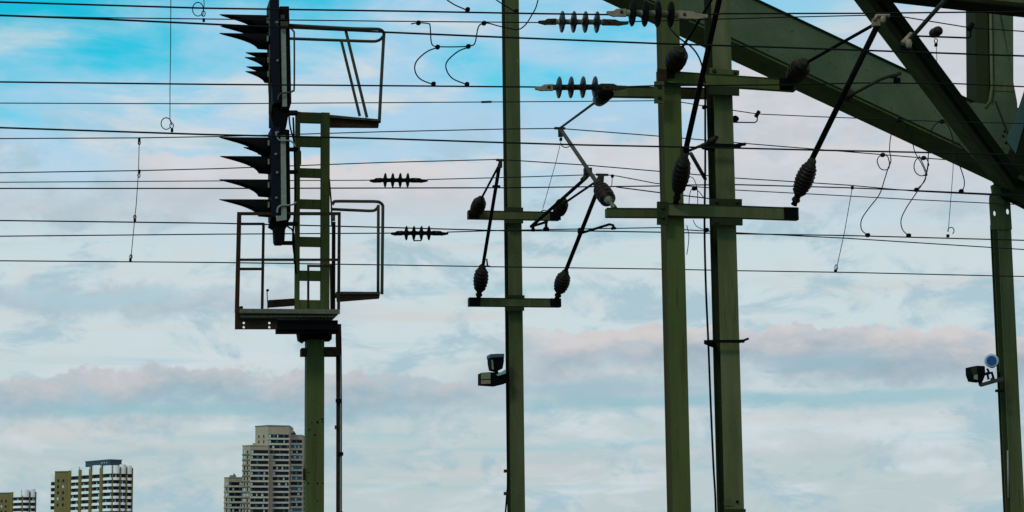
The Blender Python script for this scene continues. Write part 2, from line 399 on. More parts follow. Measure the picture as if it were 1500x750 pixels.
slab_tower(165, 1000, 681.5, 'ochre and white apartment tower with a navy box on its roof', GB, 4, 3, (112, 164, 674, 685), (7.9, True))
slab_tower(33, 1150, 717.5, 'low cut-off ochre and white apartment tower at the photo corner', GB, 1, 2, None, (7.5, False))

# --- stepped beige tower
def beige_tower():
    Y = 1170
    def pt(px, Yp): p = PY(px, 700, Yp); p.z = 0; return p
    C = pt(392, Y)
    root = thing('apartment_tower', C, 'tall stepped beige apartment tower rising behind the signal mast', 'building')
    fh = 3.02
    wins = [0]; bandw = MB()
    def win(mb_fn, mt, parent):
        wins[0] += 1
        return mb_fn.build('window', mt, parent)
    # blocks: name, left px, corner px, right px, top y, yaw style, depth offset
    blocks = [
        ('core_block', 373.5, 392, 423, 624, 0, (3, 1.0)),
        ('shoulder_block', 405, 425, 442.5, 638, 14, (0, 1.0)),
        ('middle_block', 355, 366.5, 393, 653, -9, (1, 1.0)),
        ('low_block', 328.5, 335, 362, 700, 10, (1, 1.0)),
        ('rear_block', 430, 441, 449, 676, 26, (0, 1.0)),
    ]
    for name, xl, xc, xr, yt, dy, (nl, _) in blocks:
        c0 = pt(xc, Y+dy); zt = zat(xc, yt, Y+dy)
        a = pt(xl, Y+dy+(xc-xl)*.30); b = pt(xr, Y+dy+(xr-xc)*.16)
        back = Vector((0, 24, 0))
        mb = MB(); mb.prism([c0, a, a+back, b+back, b], AZV*zt); blk = mb.build(name, BEIGE, root)
        mb = MB(); mb.prism([c0+AZV*(zt+.01)+Vector((0, -.4, 0)), a+AZV*(zt+.01)+Vector((-.3, 0, 0)), a+back+AZV*(zt+.01), b+back+AZV*(zt+.01), b+AZV*(zt+.01)+Vector((.3, 0, 0))], AZV*.5); mb.build('parapet', TGREEN if name == 'core_block' else BEIGE, blk)
        ul = (a-c0); wl = ul.length; ul.normalize(); ur = (b-c0); wr = ur.length; ur.normalize()
        FL, FR = faces(c0, ul, wl, ur, wr)
        nf = int((zt-27)/fh)
        for k in range(nf):
            zb = zt-4.2-k*fh if name != 'core_block' else zt-6.6-k*fh
            if name == 'core_block' and k > 11: pass
            # slab edge (balcony front) between the window bands
            mb = MB(); FR.box(mb, 0.0, wr, zb-1.15, zb-.1, .02, .75); bl = mb.build('balcony', SLAB, root)
            lo, hi_ = (.3, wr-.2)
            if name == 'core_block' and zb < zat(392, 668, Y): lo = 2.9; 
            # a band = frames strip with dark panes of uneven width
            mb = MB(); FR.box(mb, lo, hi_, zb-.05, zb+1.85, .02, .1)
            low = name in ('rear_block', 'shoulder_block')
            band = win(mb, WINB if (low and k % 2) else WIN, root)
            u = lo+.1
            while u < hi_-1.2:
                wdt = random.choice((.7, .9, 1.3))
                if random.random() < .68:
                    q = MB(); FR.box(q, u, u+wdt, zb+.15, zb+1.55, .12, .2); q.build('frame', FRAME if random.random() < .5 else WINB, band)
                u += wdt + random.choice((1.2, 2.2, 3.0))
            for q in range(2 if wl > 5 else 1):
                if name == 'core_block' and k % 2 == 0 and k > 3: continue
                w_ = MB(); uu = wl*(.28+.38*q); FL.box(w_, uu, uu+.8, zb, zb+1.6, .02, .1); w_.build('window', WIN if random.random() < .8 else FRAME, root)
                if name in ('middle_block', 'low_block'):
                    e = MB(); FL.box(e, .3, wl, zb-1.0, zb-.3, .02, .5); e.build('balcony', BEIGE, root)
        if name in ('core_block',):
            pr = MB(); FR.box(pr, 0.02, 2.7, 0, zat(392, 668, Y), .76, 1.1); pr.build('stair_shaft', BEIGE, root)
    for px_, Yp, yb, col in ((428, Y+16, 637, NAVYR), (340, Y+12, 699, TGREEN), (374, Y+8, 652, BEIGE)):
        p = PY(px_, yb, Yp); mb = MB(); mb.cbox(p+Vector((0, 3, .4)), Vector((3.4, 0, 0)), Vector((0, 3, 0)), AZV*1.6)
        mb.cbox(p+Vector((.8, 2.5, 1.5)), Vector((.9, 0, 0)), Vector((0, .9, 0)), AZV*1.2)
        mb.build('roof_plant', col, root)
beige_tower()

# ------------------------------------------------------------------ steel bridge (plane 42 m off)
BA = 42.0
bridge = thing('steel_bridge', Vector((P(1468, 800, BA).x, P(1468, 800, BA).y, 0)), 'big dark green steel truss bridge filling the upper right corner', 'bridge')
def chordpt(px, off=0): return P(px, 0 + (px-1105)*.4725 + off, BA)
# inclined box chord: extends up-left past the picture and down-right to the bank
pa, pb = P(560, -257, BA), P(1560, 214, BA)
dirc = (pb-pa).normalized()
perp = AZV - dirc*dirc.z; perp.normalize()
mb = MB(); hgt = 1.07; mb.box(pa-perp*hgt, pb-pa, AY*.98, perp*hgt); mb.build('inclined_chord', BRIDGE, bridge)
# chord flanges; a thin dark strip paints the shadow line above the bottom one
mb = MB(); mb.box(pa-perp*(hgt+.03)-AY*.05, pb-pa, AY*1.08, perp*.03); mb.build('bottom_flange', UNDER, bridge)
mb = MB(); mb.box(pa-perp*(hgt-.002)-AY*.045, pb-pa, AY*.044, perp*.05); mb.build('edge_or_shade_strip', BRIDGED, bridge)
mb = MB(); mb.box(pa+perp*.001-AY*.05, pb-pa, AY*1.08, perp*.03); mb.build('top_flange', BRIDGED, bridge)
rv = MB()
# lateral brace: comes from the node toward us and up, shade of its underside put into near-black paint
n0 = P(1478, 268, BA-.3); n1 = P(1277, 0, BA-5.0); ext = n1 + (n1-n0)*.55
d_ = (ext-n0).normalized()
vw = (CAM-(n0+n1)/2).normalized(); e1 = (vw-d_*vw.dot(d_)).normalized(); e2 = d_.cross(e1)
if e2.x < 0: e2 = -e2
ph = math.radians(25); sR = e2*math.cos(ph)-e1*math.sin(ph); sF = e2*math.sin(ph)+e1*math.cos(ph)   # right-hand and lower faces of the box
mb = MB(); mb.box(n0-sR*.16-sF*.24, ext-n0, sR*.29, sF*.47); mb.build('lateral_brace', BRIDGED, bridge)
mb = MB(); mb.box(n0-sR*.185-sF*.25, ext-n0, sR*.024, sF*.47); mb.build('brace_lit_side', UNDER, bridge)  # brighter green paints the lit left side of the box
mb = MB(); mb.box(n0-sR*.19+sF*.232, ext-n0, sR*.12, sF*.025); mb.build('brace_flange', GREEND, bridge)
mb = MB(); mb.box(n0+sR*.02+sF*.232, ext-n0, sR*.19, sF*.03); mb.build('brace_flange', BRIDGED, bridge)
# vertical column above the node, two channels with a round-ended slot between them
def pr(name, pts, A, th, mt, par=bridge, bev=0):
    mb = MB(); mb.prism([P(x, y, A) for x, y in pts], AY*th); return mb.build(name, mt, par, bev)
pr('column', [(1428, -60), (1446, -60), (1448.5, 140), (1444, 160), (1430, 160)], BA-.10, .5, GREEND)
pr('column', [(1446.5, -60), (1484, -60), (1484.5, 120), (1490, 150), (1494, 230), (1440, 230), (1430, 165), (1447, 160), (1455, 150), (1457, 128), (1453, -60)], BA-.14, .6, BRIDGE)
mb = MB(); mb.tube([P(1449.5, -60, BA-.2), P(1453, 128, BA-.2), P(1450, 148, BA-.2), P(1443, 158, BA-.2)], .035, 6); mb.build('edge_stiffener', GREENP, bridge)
pr('tie_plate', [(1454.5, 119), (1484.7, 120.5), (1485.5, 134), (1456.5, 133)], BA-.155, .015, GREENP)
pr('gusset_plate', [(1425, 150), (1492, 158), (1530, 190), (1530, 270), (1468, 266), (1442, 247), (1408, 212)], BA-.2, .05, BRIDGE)
for x, y in ((1471, 192), (1469, 199), (1475, 202), (1473, 209), (1480, 214), (1462, 232), (1484, 238), (1490, 226), (1455, 238), (1476, 245)):
    q = P(x, y, BA-.2); rv.lathe(q, q-AY*.035, [(0, .025), (.6, .025), (1, .012)], 8)
rv.build('rivets', BRIDGED, bridge)
mb = MB(); mb.beam(P(1458, 148, BA-.24), P(1484, 215, BA-.24), .03, .02); mb.build('edge_stiffener', RUST, bridge)
# right diagonal rising out of the node
n2 = P(1486, 262, BA-.35); n3 = P(1600, 20, BA-1.5)
mb = MB(); mb.beam(n2, n3, .5, .58); mb.build('diagonal', BRIDGED, bridge)
pr('diagonal_flange', [(1474, 205), (1486, 180), (1520, 75), (1535, 80), (1498, 190), (1488, 225)], BA-.75, .05, TEAL)
# lower dark knot of the node and the chord's end running on to the bearing
pr('node_knot', [(1476, 232), (1560, 262), (1560, 332), (1500, 300), (1473.5, 287)], BA-.5, .25, BRIDGED)
mb = MB(); mb.beam(P(1440, 235, BA-.62), P(1530, 278, BA-.62), .12, .10); mb.build('edge_or_shade_strip', GREEND, bridge)
# overhead cross beam in the corner
mb = MB(); q0 = P(1290, -14, BA-6); q1 = P(1530, 14, BA-4.5); mb.beam(q0, q1, .55, .24); mb.build('cross_beam', BRIDGED, bridge)
mb = MB(); q0 = P(1340, -14, BA-6.6); q1 = P(1530, 6, BA-5.1); mb.beam(q0, q1, .2, .12); mb.build('cross_beam_lit_part', GREENP, bridge)  # paler paint stands for the lit upper part of the dark beam
# hanging post under the node: fork plate with two holes, then an H section to the ground
def hplate(name, poly, holes, org, ux, uz, nrm, th, mt, par):
    """flat plate with round holes: org + ux*x + uz*z, thickness th along nrm"""
    import bmesh
    bm = bmesh.new(); edges = []
    def loop(pts):
        vs = [bm.verts.new(org+ux*x+uz*z) for x, z in pts]
        return [bm.edges.new((vs[i], vs[(i+1) % len(vs)])) for i in range(len(vs))]
    edges += loop(poly)
    for hx, hz, hr, hh in holes:
        edges += loop([(hx+hr*math.cos(t*math.pi/5), hz+hh*math.sin(t*math.pi/5)) for t in range(10)])
    bmesh.ops.triangle_fill(bm, use_beauty=True, use_dissolve=False, edges=edges)
    ret = bmesh.ops.extrude_face_region(bm, geom=bm.faces[:])
    bmesh.ops.translate(bm, verts=[v for v in ret['geom'] if isinstance(v, bmesh.types.BMVert)], vec=nrm*th)
    bm.verts.ensure_lookup_table()
    mb = MB(); mb.add([v.co.copy() for v in bm.verts], [[v.index for v in f.verts] for f in bm.faces]) if not bm.verts.index_update() else None
    bm.free()
    return mb.build(name, mt, par)
PA = BA-.1
o_ = P(1452, 336, PA-.035); u1 = P(1482.5, 336, PA-.035)-o_; pw = u1.length; u1.normalize()
k = BA/F*1.02
hplate('fork_plate', [(0.0, 0), (pw, 0), (pw-.01, .64), (pw-.12, .86), (pw-.14, .93), (.13, .93), (.11, .88), (.0, .74), (-.01, .6)],
       [(.10, .355, .034, .060), (pw-.08, .395, .040, .065)], o_, u1, AZV, AY, .03, GREEN, bridge)
pr('hanger_tongue', [(1452, 272), (1459, 268), (1471, 264), (1471, 300), (1460, 300), (1455, 290)], PA-.06, .05, GREENP)
base_ = Vector((o_.x, o_.y, 0))+AY*.032+u1*.055; pz = o_.z+.12; pq = pw-.06
mb = MB(); mb.box(base_, u1*pq, AY*.02, AZV*pz); mb.build('post_flange', GREEN, bridge)
mb = MB(); mb.box(base_+u1*(pq*.5-.012)+AY*.021, u1*.024, AY*.10, AZV*(pz-.01)); mb.build('post_web', GREEND, bridge)
mb = MB(); mb.box(base_+AY*.122, u1*pq, AY*.02, AZV*pz); mb.build('post_flange', GREEND, bridge)
mb = MB(); mb.box(base_+u1*(pq*.24)-AY*.014, u1*.028, AY*.013, AZV*(o_.z-.02)); mb.build('conduit_strip', GREENP, bridge)
mb = MB(); mb.box(base_+u1*.002-AY*.008, u1*pq*.22, AY*.007, AZV*(o_.z-.02)); mb.build('cover_strip', GREEND, bridge)
mb = MB(); mb.tube([P(1477, 730, PA-.045), P(1476, 660, PA-.045)], .02, 6); mb.build('cable_end', GREY, bridge)

# ------------------------------------------------------------------ catenary poles
def pole(name, pxl, pyr, A, Wd, D, top, kind, label, mt, mts, group='green catenary poles'):
    c = P(pxl, pyr, A); b = Vector((c.x, c.y, 0))
    root = thing(name, b + AX*Wd/2 + AY*D/2, label, 'catenary pole', group)
    if kind == 'H':
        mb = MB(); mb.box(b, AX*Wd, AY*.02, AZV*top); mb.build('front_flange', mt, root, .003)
        mb = MB(); mb.box(b+AX*(Wd/2-.008)+AY*.021, AX*.016, AY*(D-.042), AZV*(top-.01)); mb.build('web', mts, root)  # darker green on web and rear flange paints the shade inside the section
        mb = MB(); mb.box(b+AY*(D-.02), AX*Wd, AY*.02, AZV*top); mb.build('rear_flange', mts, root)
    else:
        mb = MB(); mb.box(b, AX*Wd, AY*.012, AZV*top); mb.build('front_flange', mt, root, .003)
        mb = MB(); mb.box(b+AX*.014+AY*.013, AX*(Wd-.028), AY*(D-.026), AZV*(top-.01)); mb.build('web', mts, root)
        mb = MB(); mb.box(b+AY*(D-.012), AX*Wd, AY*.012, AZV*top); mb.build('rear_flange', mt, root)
    return root, b
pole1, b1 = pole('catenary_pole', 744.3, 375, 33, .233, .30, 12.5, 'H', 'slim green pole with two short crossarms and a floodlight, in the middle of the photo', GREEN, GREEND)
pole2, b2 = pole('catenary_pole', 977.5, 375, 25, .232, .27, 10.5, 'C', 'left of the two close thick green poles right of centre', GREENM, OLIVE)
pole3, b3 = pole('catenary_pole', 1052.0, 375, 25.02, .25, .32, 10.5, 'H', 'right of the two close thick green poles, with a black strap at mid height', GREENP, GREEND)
# small hardware on the poles
mb = MB()
for z in (690, 723):
    q = P(741, z, 32.98); mb.cbox(q, AX*.06, AY*.06, AZV*.05)
mb.build('cable_clip', CAST, pole1)
mb = MB(); mb.tube(smooth([P(742, 250, 33.06), P(742.6, 480, 33.06), P(743.5, 690, 33.06), P(742.5, 723, 33.06), P(739, 770, 33.06)]), .014, 6); mb.build('cable', CABLE, pole1)
# strap with bolts round pole 3
mb = MB(); mb.beam(P(1037, 500, 24.9), P(1090, 500, 24.9), .03, .035); mb.beam(P(1040, 503, 25.4), P(1090, 499, 25.4), .03, .035)
mb.beam(P(1034, 501, 24.95), P(1046, 506, 25.3), .05, .05); mb.beam(P(1084, 501, 24.93), P(1096, 496, 24.93), .05, .028); mb.build('strap', BLACK, pole3)
mb = MB(); mb.beam(P(1028, 213, 24.86), P(1085, 214, 24.86), .03, .05); mb.beam(P(1030, 214, 24.9), P(1046, 218, 25.2), .05, .07); mb.beam(P(1078, 213, 24.83), P(1092, 211, 24.83), .04, .035); mb.build('strap', BLACK, pole3)
# foot hatch at the bottom of pole 3
pr('foot_plate', [(1061, 745.5), (1092.5, 745.5), (1092.5, 775), (1061, 775)], 25.0, .012, GREEND, pole3)
mb = MB(); q = P(1080, 735, 25.008); mb.lathe(q, q-AY*.02, [(0, .02), (1, .012)], 8); mb.build('bolt', BLACK, pole3)
pr('drip_stain_plate', [(1060, 735), (1070, 729), (1075, 741), (1061, 741)], 25.008, .006, GREEN, pole3)

# crossarms: channels with end blocks, bolts and clamp plates
def arm(root, x0, y0, x1, y1, A, h, d, mt=GREEN, ends=()):
    mb = MB(); p, q = P(x0, y0, A), P(x1, y1, A); ax = q-p
    mb.box(p, ax, AY*d, AZV*-h); o = mb.build('crossarm', mt, root, .004)
    lip = MB(); lip.box(p-AY*.006+AZV*.002, ax, AY*.02, AZV*-.014); lip.build('lip', GREEND, o)
    for t in ends:
        c = p+ax*t; e = MB(); e.box(c-AX*.09-AY*.014+AZV*.004, AX*.18, AY*.012, AZV*-(h+.006)); e.build('end_block', BLACK, o)
    return o
def clampplate(root, pts, A, mt, bolts=(), th=.03):
    o = pr('clamp_plate', pts, A, th, mt, root)
    if bolts:
        for x, y in bolts:
            q = P(x, y, A); mb = MB(); mb.lathe(q, q-AY*.03, [(0, .028), (.5, .028), (.5, .016), (1, .016)], 6); mb.build('bolt', CAST, o)
arm(pole1, 686, 308, 820, 310.5, 32.86, .135, .12, GREEN, (.06, .95))
arm(pole1, 687, 436, 822, 437.5, 32.86, .135, .12, GREEN, (.06, .94))
clampplate(pole1, [(738.5, 303), (766.5, 304), (766.5, 309), (739, 308.6)], 32.9, GREEND)
clampplate(pole1, [(739, 321.5), (766.5, 322.5), (766.5, 327), (739, 327)], 32.84, GREEND)
clampplate(pole1, [(740, 432), (768.5, 432.5), (768.5, 436.6), (740, 436)], 32.9, GREEND)
clampplate(pole1, [(740, 449.5), (768, 450), (768, 455), (740, 455)], 32.84, GREEND)
# between pole 2 and 3: front arms and rear arms
arm(pole3, 967, 297, 1170, 304.5, 24.88, .155, .10, GREENP, (.94,))
arm(pole3, 964, 103, 1165, 116.5, 24.88, .15, .10, GREENM, (.93,))
arm(pole2, 889, 304.5, 1046, 305.5, 25.35, .115, .11, GREEN, ())
arm(pole2, 885, 126, 1046, 129, 25.35, .13, .11, GREEN, ())
clampplate(pole2, [(963, 295), (978, 295.5), (978, 329), (963, 329)], 24.85, GREEND, [(970.5, 304), (970.5, 318)])
clampplate(pole2, [(959, 119), (973, 119), (973, 151), (959, 151)], 24.80, GREENM, [(966, 127), (966, 143)])
clampplate(pole2, [(963, 100), (984, 103), (975, 121), (964, 119)], 24.86, RUST)
clampplate(pole3, [(1040, 291), (1087, 291.5), (1087, 301.5), (1040, 300)], 24.93, GREEND, [(1050, 296), (1080, 296)])
clampplate(pole3, [(1043, 319), (1088, 320.5), (1088, 330), (1043, 329)], 24.86, GREEND, [(1049, 325)])
clampplate(pole3, [(1040, 99), (1083, 103), (1083, 109.6), (1040, 108)], 24.93, GREENM, [(1046, 104), (1077, 106)])
clampplate(pole3, [(1039, 125.5), (1083, 127), (1083, 140), (1039, 138)], 24.86, GREEND)

# ------------------------------------------------------------------ insulators
def ribbed(p, q, r, n=6, root=None, mt=PORC, taper=True, cap=None, capmt=CAST, name='insulator'):
    """rod insulator: lantern shape with sheds, thin foot at q"""
    p, q = Vector(p), Vector(q); prof = [(0, r*.45), (.02, r*.62)]
    for i in range(n):
        t = .04+.66*i/n; e = 1.0 if not taper else (.80+.30*math.sin(math.pi*min(1, (i+1.2)/(n+.6))))
        dt = .66/n
        prof += [(t, r*.83*e), (t+dt*.35, r*e), (t+dt*.55, r*e), (t+dt*.85, r*.85*e)]
    prof += [(.72, r*.62), (.76, r*.42), (.82, r*.36), (.86, r*.5), (.90, r*.48), (.93, r*.3), (1, r*.38)]
    mb = MB(); mb.lathe(p, q, prof, 20); o = mb.build(name, mt, root)
    cm = MB(); v = (q-p); cm.lathe(p-v*.16, p+v*.05, [(0, r*.35), (.2, r*.5), (.6, r*.55), (.75, r*.72), (1, r*.70)], 16); cm.build('cap', capmt, o)
    return o
def bulb(p, q, r, root, mt=PORC, n=4):
    """tie insulator seen nearly end on, sheds stacked along p (foot) to q (tube end)"""
    p, q = Vector(p), Vector(q); prof = [(0, r*.4), (.08, r*.45)]
    for i in range(n):
        t = .12+.7*i/n; dt = .7/n; e = .9+.1*math.sin(math.pi*(i+.5)/n)
        prof += [(t, r*.72*e), (t+dt*.4, r*e), (t+dt*.6, r*e), (t+dt*.9, r*.74*e)]
    prof += [(.86, r*.55), (1, r*.5)]
    mb = MB(); mb.lathe(p, q, prof, 22); o = mb.build('insulator', mt, root)
    cm = MB(); v = q-p; cm.lathe(q-v*.05, q+v*.18, [(0, r*.58), (.5, r*.55), (.6, r*.3), (1, r*.28)], 16); cm.build('cap', CAST, o)
    return o
def bracket(root, pts, name='bracket', mt=CAST, r=.02):
    mb = MB(); mb.tube(pts, r, 8); return mb.build(name, mt, root)

# --- cantilever A: big one at left, on poles 2/3, reaching to the upper right out of the picture
GR = 'cantilever arms carrying the overhead wires'
ca = thing('cantilever_arm', P(988, 300, 24.85), 'near dark cantilever tube leaning up across the two thick poles', 'cantilever arm', GR)
a0, a1 = P(1003, 226, 24.3), P(1058, -20, 22.6)
mb = MB(); mb.tube([a0, a1, a1+(a1-a0)*.15], mm(4.3, 24), 12); mb.build('main_tube', BLACK, ca)
ribbed(P(1001, 234, 24.35), P(990, 297, 24.84), mm(12.6, 25), 7, ca)
mb = MB(); mb.cbox(P(1003, 222, 24.3), AX*.09, AY*.10, AZV*.10); mb.build('clamp', CAST, ca)
bulb(P(986, 96, 24.9), P(996, 76, 24.45), mm(16.5, 24.6), ca, PORC, 3)
mb = MB(); mb.tube([P(999, 70, 24.4), P(1012, 50, 24.1), P(1048, -10, 22.9)], mm(2.1, 24), 10); mb.build('tie_tube', CABLE, ca)
mb = MB(); mb.cbox(P(982, 107, 24.86), AX*.10, AY*.04, AZV*.12); mb.build('foot_bracket', BLACK, ca)
mb = MB(); mb.tube([P(1006, 222, 24.3), P(1030, 212, 24.4), P(1046, 203, 24.5)], mm(2.2, 24.3), 8); mb.tube([P(1038, 207, 24.4), P(1048, 202, 24.4)], mm(3.2, 24.3), 8); mb.build('steady_arm', CAST, ca)
mb = MB(); mb.tube([P(1012, 225, 24.5), P(1033, 262, 25.3)], mm(3, 24.3), 10); mb.build('brace_tube', GREYD, ca)
mb = MB(); mb.cbox(P(1042, 213, 24.6), AX*.20, AY*.04, AZV*.05); mb.tube([P(1030, 216, 24.6), P(1045, 208, 24.6), P(1050, 200, 24.6)], .03, 6); mb.build('wire_clamp', BLACK, ca)

# --- cantilever B: right, ends at the catenary wires in front of the big brace
cb = thing('cantilever_arm', P(1163, 300, 24.85), 'near dark cantilever on the right crossarm ends, leaning to the large diagonal girder', 'cantilever arm', GR)
a0, a1 = P(1190, 232, 24.5), P(1288, 32, 22.9)
mb = MB(); mb.tube([a0, a1], mm(4.6, 24), 12); mb.build('main_tube', BLACK, cb)
ribbed(P(1187, 242, 24.5), P(1163, 300, 24.86), mm(13.2, 25), 8, cb)
bulb(P(1163, 113, 24.85), P(1176, 94, 24.3), mm(16.5, 24.6), cb, PORC, 4)
mb = MB(); mb.tube([P(1181, 92, 24.25), P(1284, 34, 22.9)], mm(2.6, 24), 10); mb.build('tie_tube', BLACK, cb)
mb = MB(); mb.cbox(P(1153, 122, 24.82), AX*.16, AY*.05, AZV*.09); mb.cbox(P(1163, 116, 24.80), AX*.07, AY*.06, AZV*.10); mb.build('foot_bracket', BLACK, cb)
mb = MB(); mb.tube([P(1240, 143, 23.8), P(1290, 116, 23.6), P(1318, 107, 23.5)], mm(2.5, 23.7), 8); mb.tube([P(1305, 113, 23.5), P(1319, 107, 23.5)], mm(3.2, 23.7), 8); mb.build('steady_arm', CAST, cb)
mb = MB(); mb.cbox(P(1314, 118, 23.5), AX*.07, AY*.05, AZV*.06); mb.tube([P(1312, 110, 23.5), P(1311, 121, 23.5)], .02, 6); mb.build('wire_clamp', BLACK, cb)
mb = MB(); mb.tube([P(1235, 133, 23.9), P(1249, 140, 23.9)], .06, 10); mb.lathe(P(1242, 131, 23.9), P(1238, 146, 23.9), [(0, .07), (1, .07)], 12); mb.build('clamp', CAST, cb)
mb = MB(); mb.tube([P(1281, 30, 22.85), P(1284, 23, 22.85), P(1303, 23, 22.85)], .022, 8); mb.lathe(P(1293, 24, 22.85), P(1293, 34, 22.85), [(0, .03), (.3, .035), (.8, .035), (1, .02)], 12); mb.cbox(P(1283, 33, 22.9), AX*.08, AY*.08, AZV*.09); mb.build('saddle_clamp', BRASS, cb)
# --- cantilever C: only its lower part shows
cc_ = thing('cantilever_arm', P(1330, 68, 23), 'short piece of grey cantilever tube cut by the top edge of the photo', 'cantilever arm', GR)
mb = MB(); mb.tube([P(1331, 60, 22.6), P(1384, 0, 22.0), P(1402, -22, 21.8)], mm(3.6, 22), 12); mb.build('main_tube', GREYD, cc_)
mb = MB(); mb.tube([P(1322, 64, 22.6), P(1336, 50, 22.6)], .035, 8); mb.lathe(P(1331, 58, 22.55), P(1331, 71, 22.55), [(0, .03), (.3, .04), (.8, .035), (1, .02)], 12); mb.build('saddle_clamp', BRASS, cc_)
mb = MB(); mb.cbox(P(1325, 72, 22.6), AX*.10, AY*.08, AZV*.07); mb.build('clamp', BLACK, cc_)

# --- cantilever D: on the left end of the rear arms, reaching away from us
cdv = thing('cantilever_arm', P(893, 304, 25.4), 'grey green cantilever with a fat insulator, left end of the lower crossarm', 'cantilever arm', GR)
bulb(P(893, 296, 25.5), P(877, 272, 25.95), mm(13.5, 25.6), cdv, PORC, 4)
mb = MB(); mb.lathe(P(901, 305, 25.36), P(890, 292, 25.5), [(0, .03), (.3, .035), (.4, .02), (.6, .022), (.65, .045), (1, .055)], 14); mb.build('pale_collar', CREAM, cdv)
mb = MB(); mb.tube([P(878, 273, 26.0), P(821, 189, 29.4)], mm(3.1, 27.5), 12); mb.build('main_tube', GREYD, cdv)
mb = MB(); mb.tube([P(820, 188, 29.4), P(873, 149, 26.3)], mm(1.9, 28), 10); mb.build('tie_tube', GREYD, cdv)
mb = MB(); mb.lathe(P(874, 150, 26.2), P(887, 137, 25.4), [(0, .04), (.2, .05), (.3, .09), (.7, .10), (.8, .06), (1, .05)], 14); mb.build('insulator', PORC, cdv)
mb = MB(); mb.cbox(P(820, 188, 29.4), AX*.16, AY*.05, AZV*.03); mb.cbox(P(821, 194, 29.4), AX*.06, AY*.06, AZV*.13); mb.build('saddle_clamp', CAST, cdv)
mb = MB(); mb.cbox(P(861, 251, 27.0), AX*.10, AY*.09, AZV*.09); mb.build('clamp', CAST, cdv)
# registration tube and steady arm
mb = MB(); mb.tube([P(859, 260, 27.2), P(778, 332, 28.6)], mm(2.7, 28), 10); mb.build('registration_tube', BLACK, cdv)
mb = MB(); mb.tube([P(853, 264, 27.2), P(861, 256, 27.1)], mm(4, 27.3), 10); mb.build('coupling', GREYD, cdv)
mb = MB(); mb.tube([P(781, 331, 28.6), P(801, 325, 28.7)], mm(1.9, 28.7), 8); mb.lathe(P(781, 330, 28.6), P(781, 339, 28.6), [(0, .02), (.5, .02), (.7, .035), (1, .03)], 10)
mb.lathe(P(800, 324, 28.7), P(800, 337, 28.7), [(0, .03), (.3, .02), (.6, .02), (.8, .045), (1, .045)], 10); mb.build('steady_arm', BLACK, cdv)

# --- cantilever E: left on the slim pole
ce = thing('cantilever_arm', P(700, 437, 32.8), 'slender dark cantilever left of the slim middle pole', 'cantilever arm', GR)
ribbed(P(706, 395, 32.5), P(701, 437, 32.8), mm(10.2, 32.8), 6, ce)
mb = MB(); mb.tube([P(707, 392, 32.5), P(732, 240, 31.2)], mm(2.7, 32), 10); mb.build('main_tube', BLACK, ce)
bulb(P(697, 311, 32.8), P(704, 293, 32.4), mm(11, 32.5), ce, PORC, 4)
mb = MB(); mb.tube([P(705, 291, 32.3), P(731, 242, 31.2)], mm(1.7, 32), 8); mb.build('tie_tube', BLACK, ce)
mb = MB(); mb.cbox(P(733, 234.5, 31.1), AX*.13, AY*.05, AZV*.03); mb.cbox(P(733, 240, 31.1), AX*.05, AY*.06, AZV*.12); mb.build('saddle_clamp', CAST, ce)
mb = MB(); mb.cbox(P(727, 273, 31.5), AX*.12, AY*.05, AZV*.03); mb.build('clamp', BLACK, ce)
mb = MB(); mb.tube([P(709, 383, 32.4), P(713, 379, 32.4), P(714, 389, 32.4)], .015, 6); mb.cbox(P(714.5, 390, 32.4), AX*.07, AY*.04, AZV*.02); mb.build('wire_clamp', CAST, ce)
# --- cantilever F: right on the slim pole
cf = thing('cantilever_arm', P(816, 437, 32.8), 'slender dark cantilever right of the slim middle pole', 'cantilever arm', GR)
ribbed(P(827, 402, 32.5), P(816, 437, 32.8), mm(10.5, 32.8), 6, cf)
mb = MB(); mb.tube([P(829, 396, 32.4), P(878, 272, 31.2), P(880, 262, 31.1)], mm(3.1, 32), 10); mb.build('main_tube', BLACK, cf)
bulb(P(818, 312, 32.8), P(825, 295, 32.4), mm(10.5, 32.6), cf, PORC, 4)
mb = MB(); mb.tube([P(829, 296, 32.3), P(879, 262, 31.2)], mm(1.8, 32), 8); mb.build('tie_tube', BLACK, cf)
mb = MB(); mb.cbox(P(882, 256, 31.1), AX*.19, AY*.05, AZV*.03); mb.lathe(P(881, 256, 31.1), P(877, 273, 31.15), [(0, .045), (.5, .06), (1, .05)], 10); mb.build('saddle_clamp', CAST, cf)
mb = MB(); mb.cbox(P(851, 338, 31.9), AX*.09, AY*.09, AZV*.08); mb.build('clamp', BLACK, cf)
mb = MB(); mb.tube([P(853, 341, 31.9), P(893, 328.5, 31.9), P(898, 330, 31.9)], mm(1.9, 32), 8); mb.lathe(P(898, 329, 31.9), P(899, 336, 31.9), [(0, .02), (.4, .02), (.6, .04), (1, .045)], 10); mb.build('steady_arm', BLACK, cf)

# ------------------------------------------------------------------ wires
def wire(pts, A, px, label, mt=WIRE, extl=True, extr=True, cat='overhead wire', name='overhead_wire', lvl=None):
    """pts in photo pixels on plane A (or (x, y, A)); ends run on along the line"""
    w = [P(p[0], p[1], p[2] if len(p) > 2 else A) for p in pts]
    L = 22
    if extl: w.insert(0, w[0]+(w[0]-w[1]).normalized()*L)
    if extr: w.append(w[-1]+(w[-1]-w[-2]).normalized()*L)
    # densify straight spans so that they stay straight but kinks soften
    mb = MB(); mb.tube(w, mm(px*1.18, A)/2, 6)
    return tag(mb.build(name, mt), label, cat, 'overhead wires of the railway')
wire([(0, 3), (300, 12), (600, 16.5), (790, 20), (897, 21.5)], 22.5, 2.3, 'topmost thick wire, running left from the large strain insulator', extr=False)
wire([(1037, 21), (1060, 20), (1265, 19.5), (1500, 17)], 22.5, 2.2, 'thick wire running right from the large strain insulator across the top of the girders', extl=False)
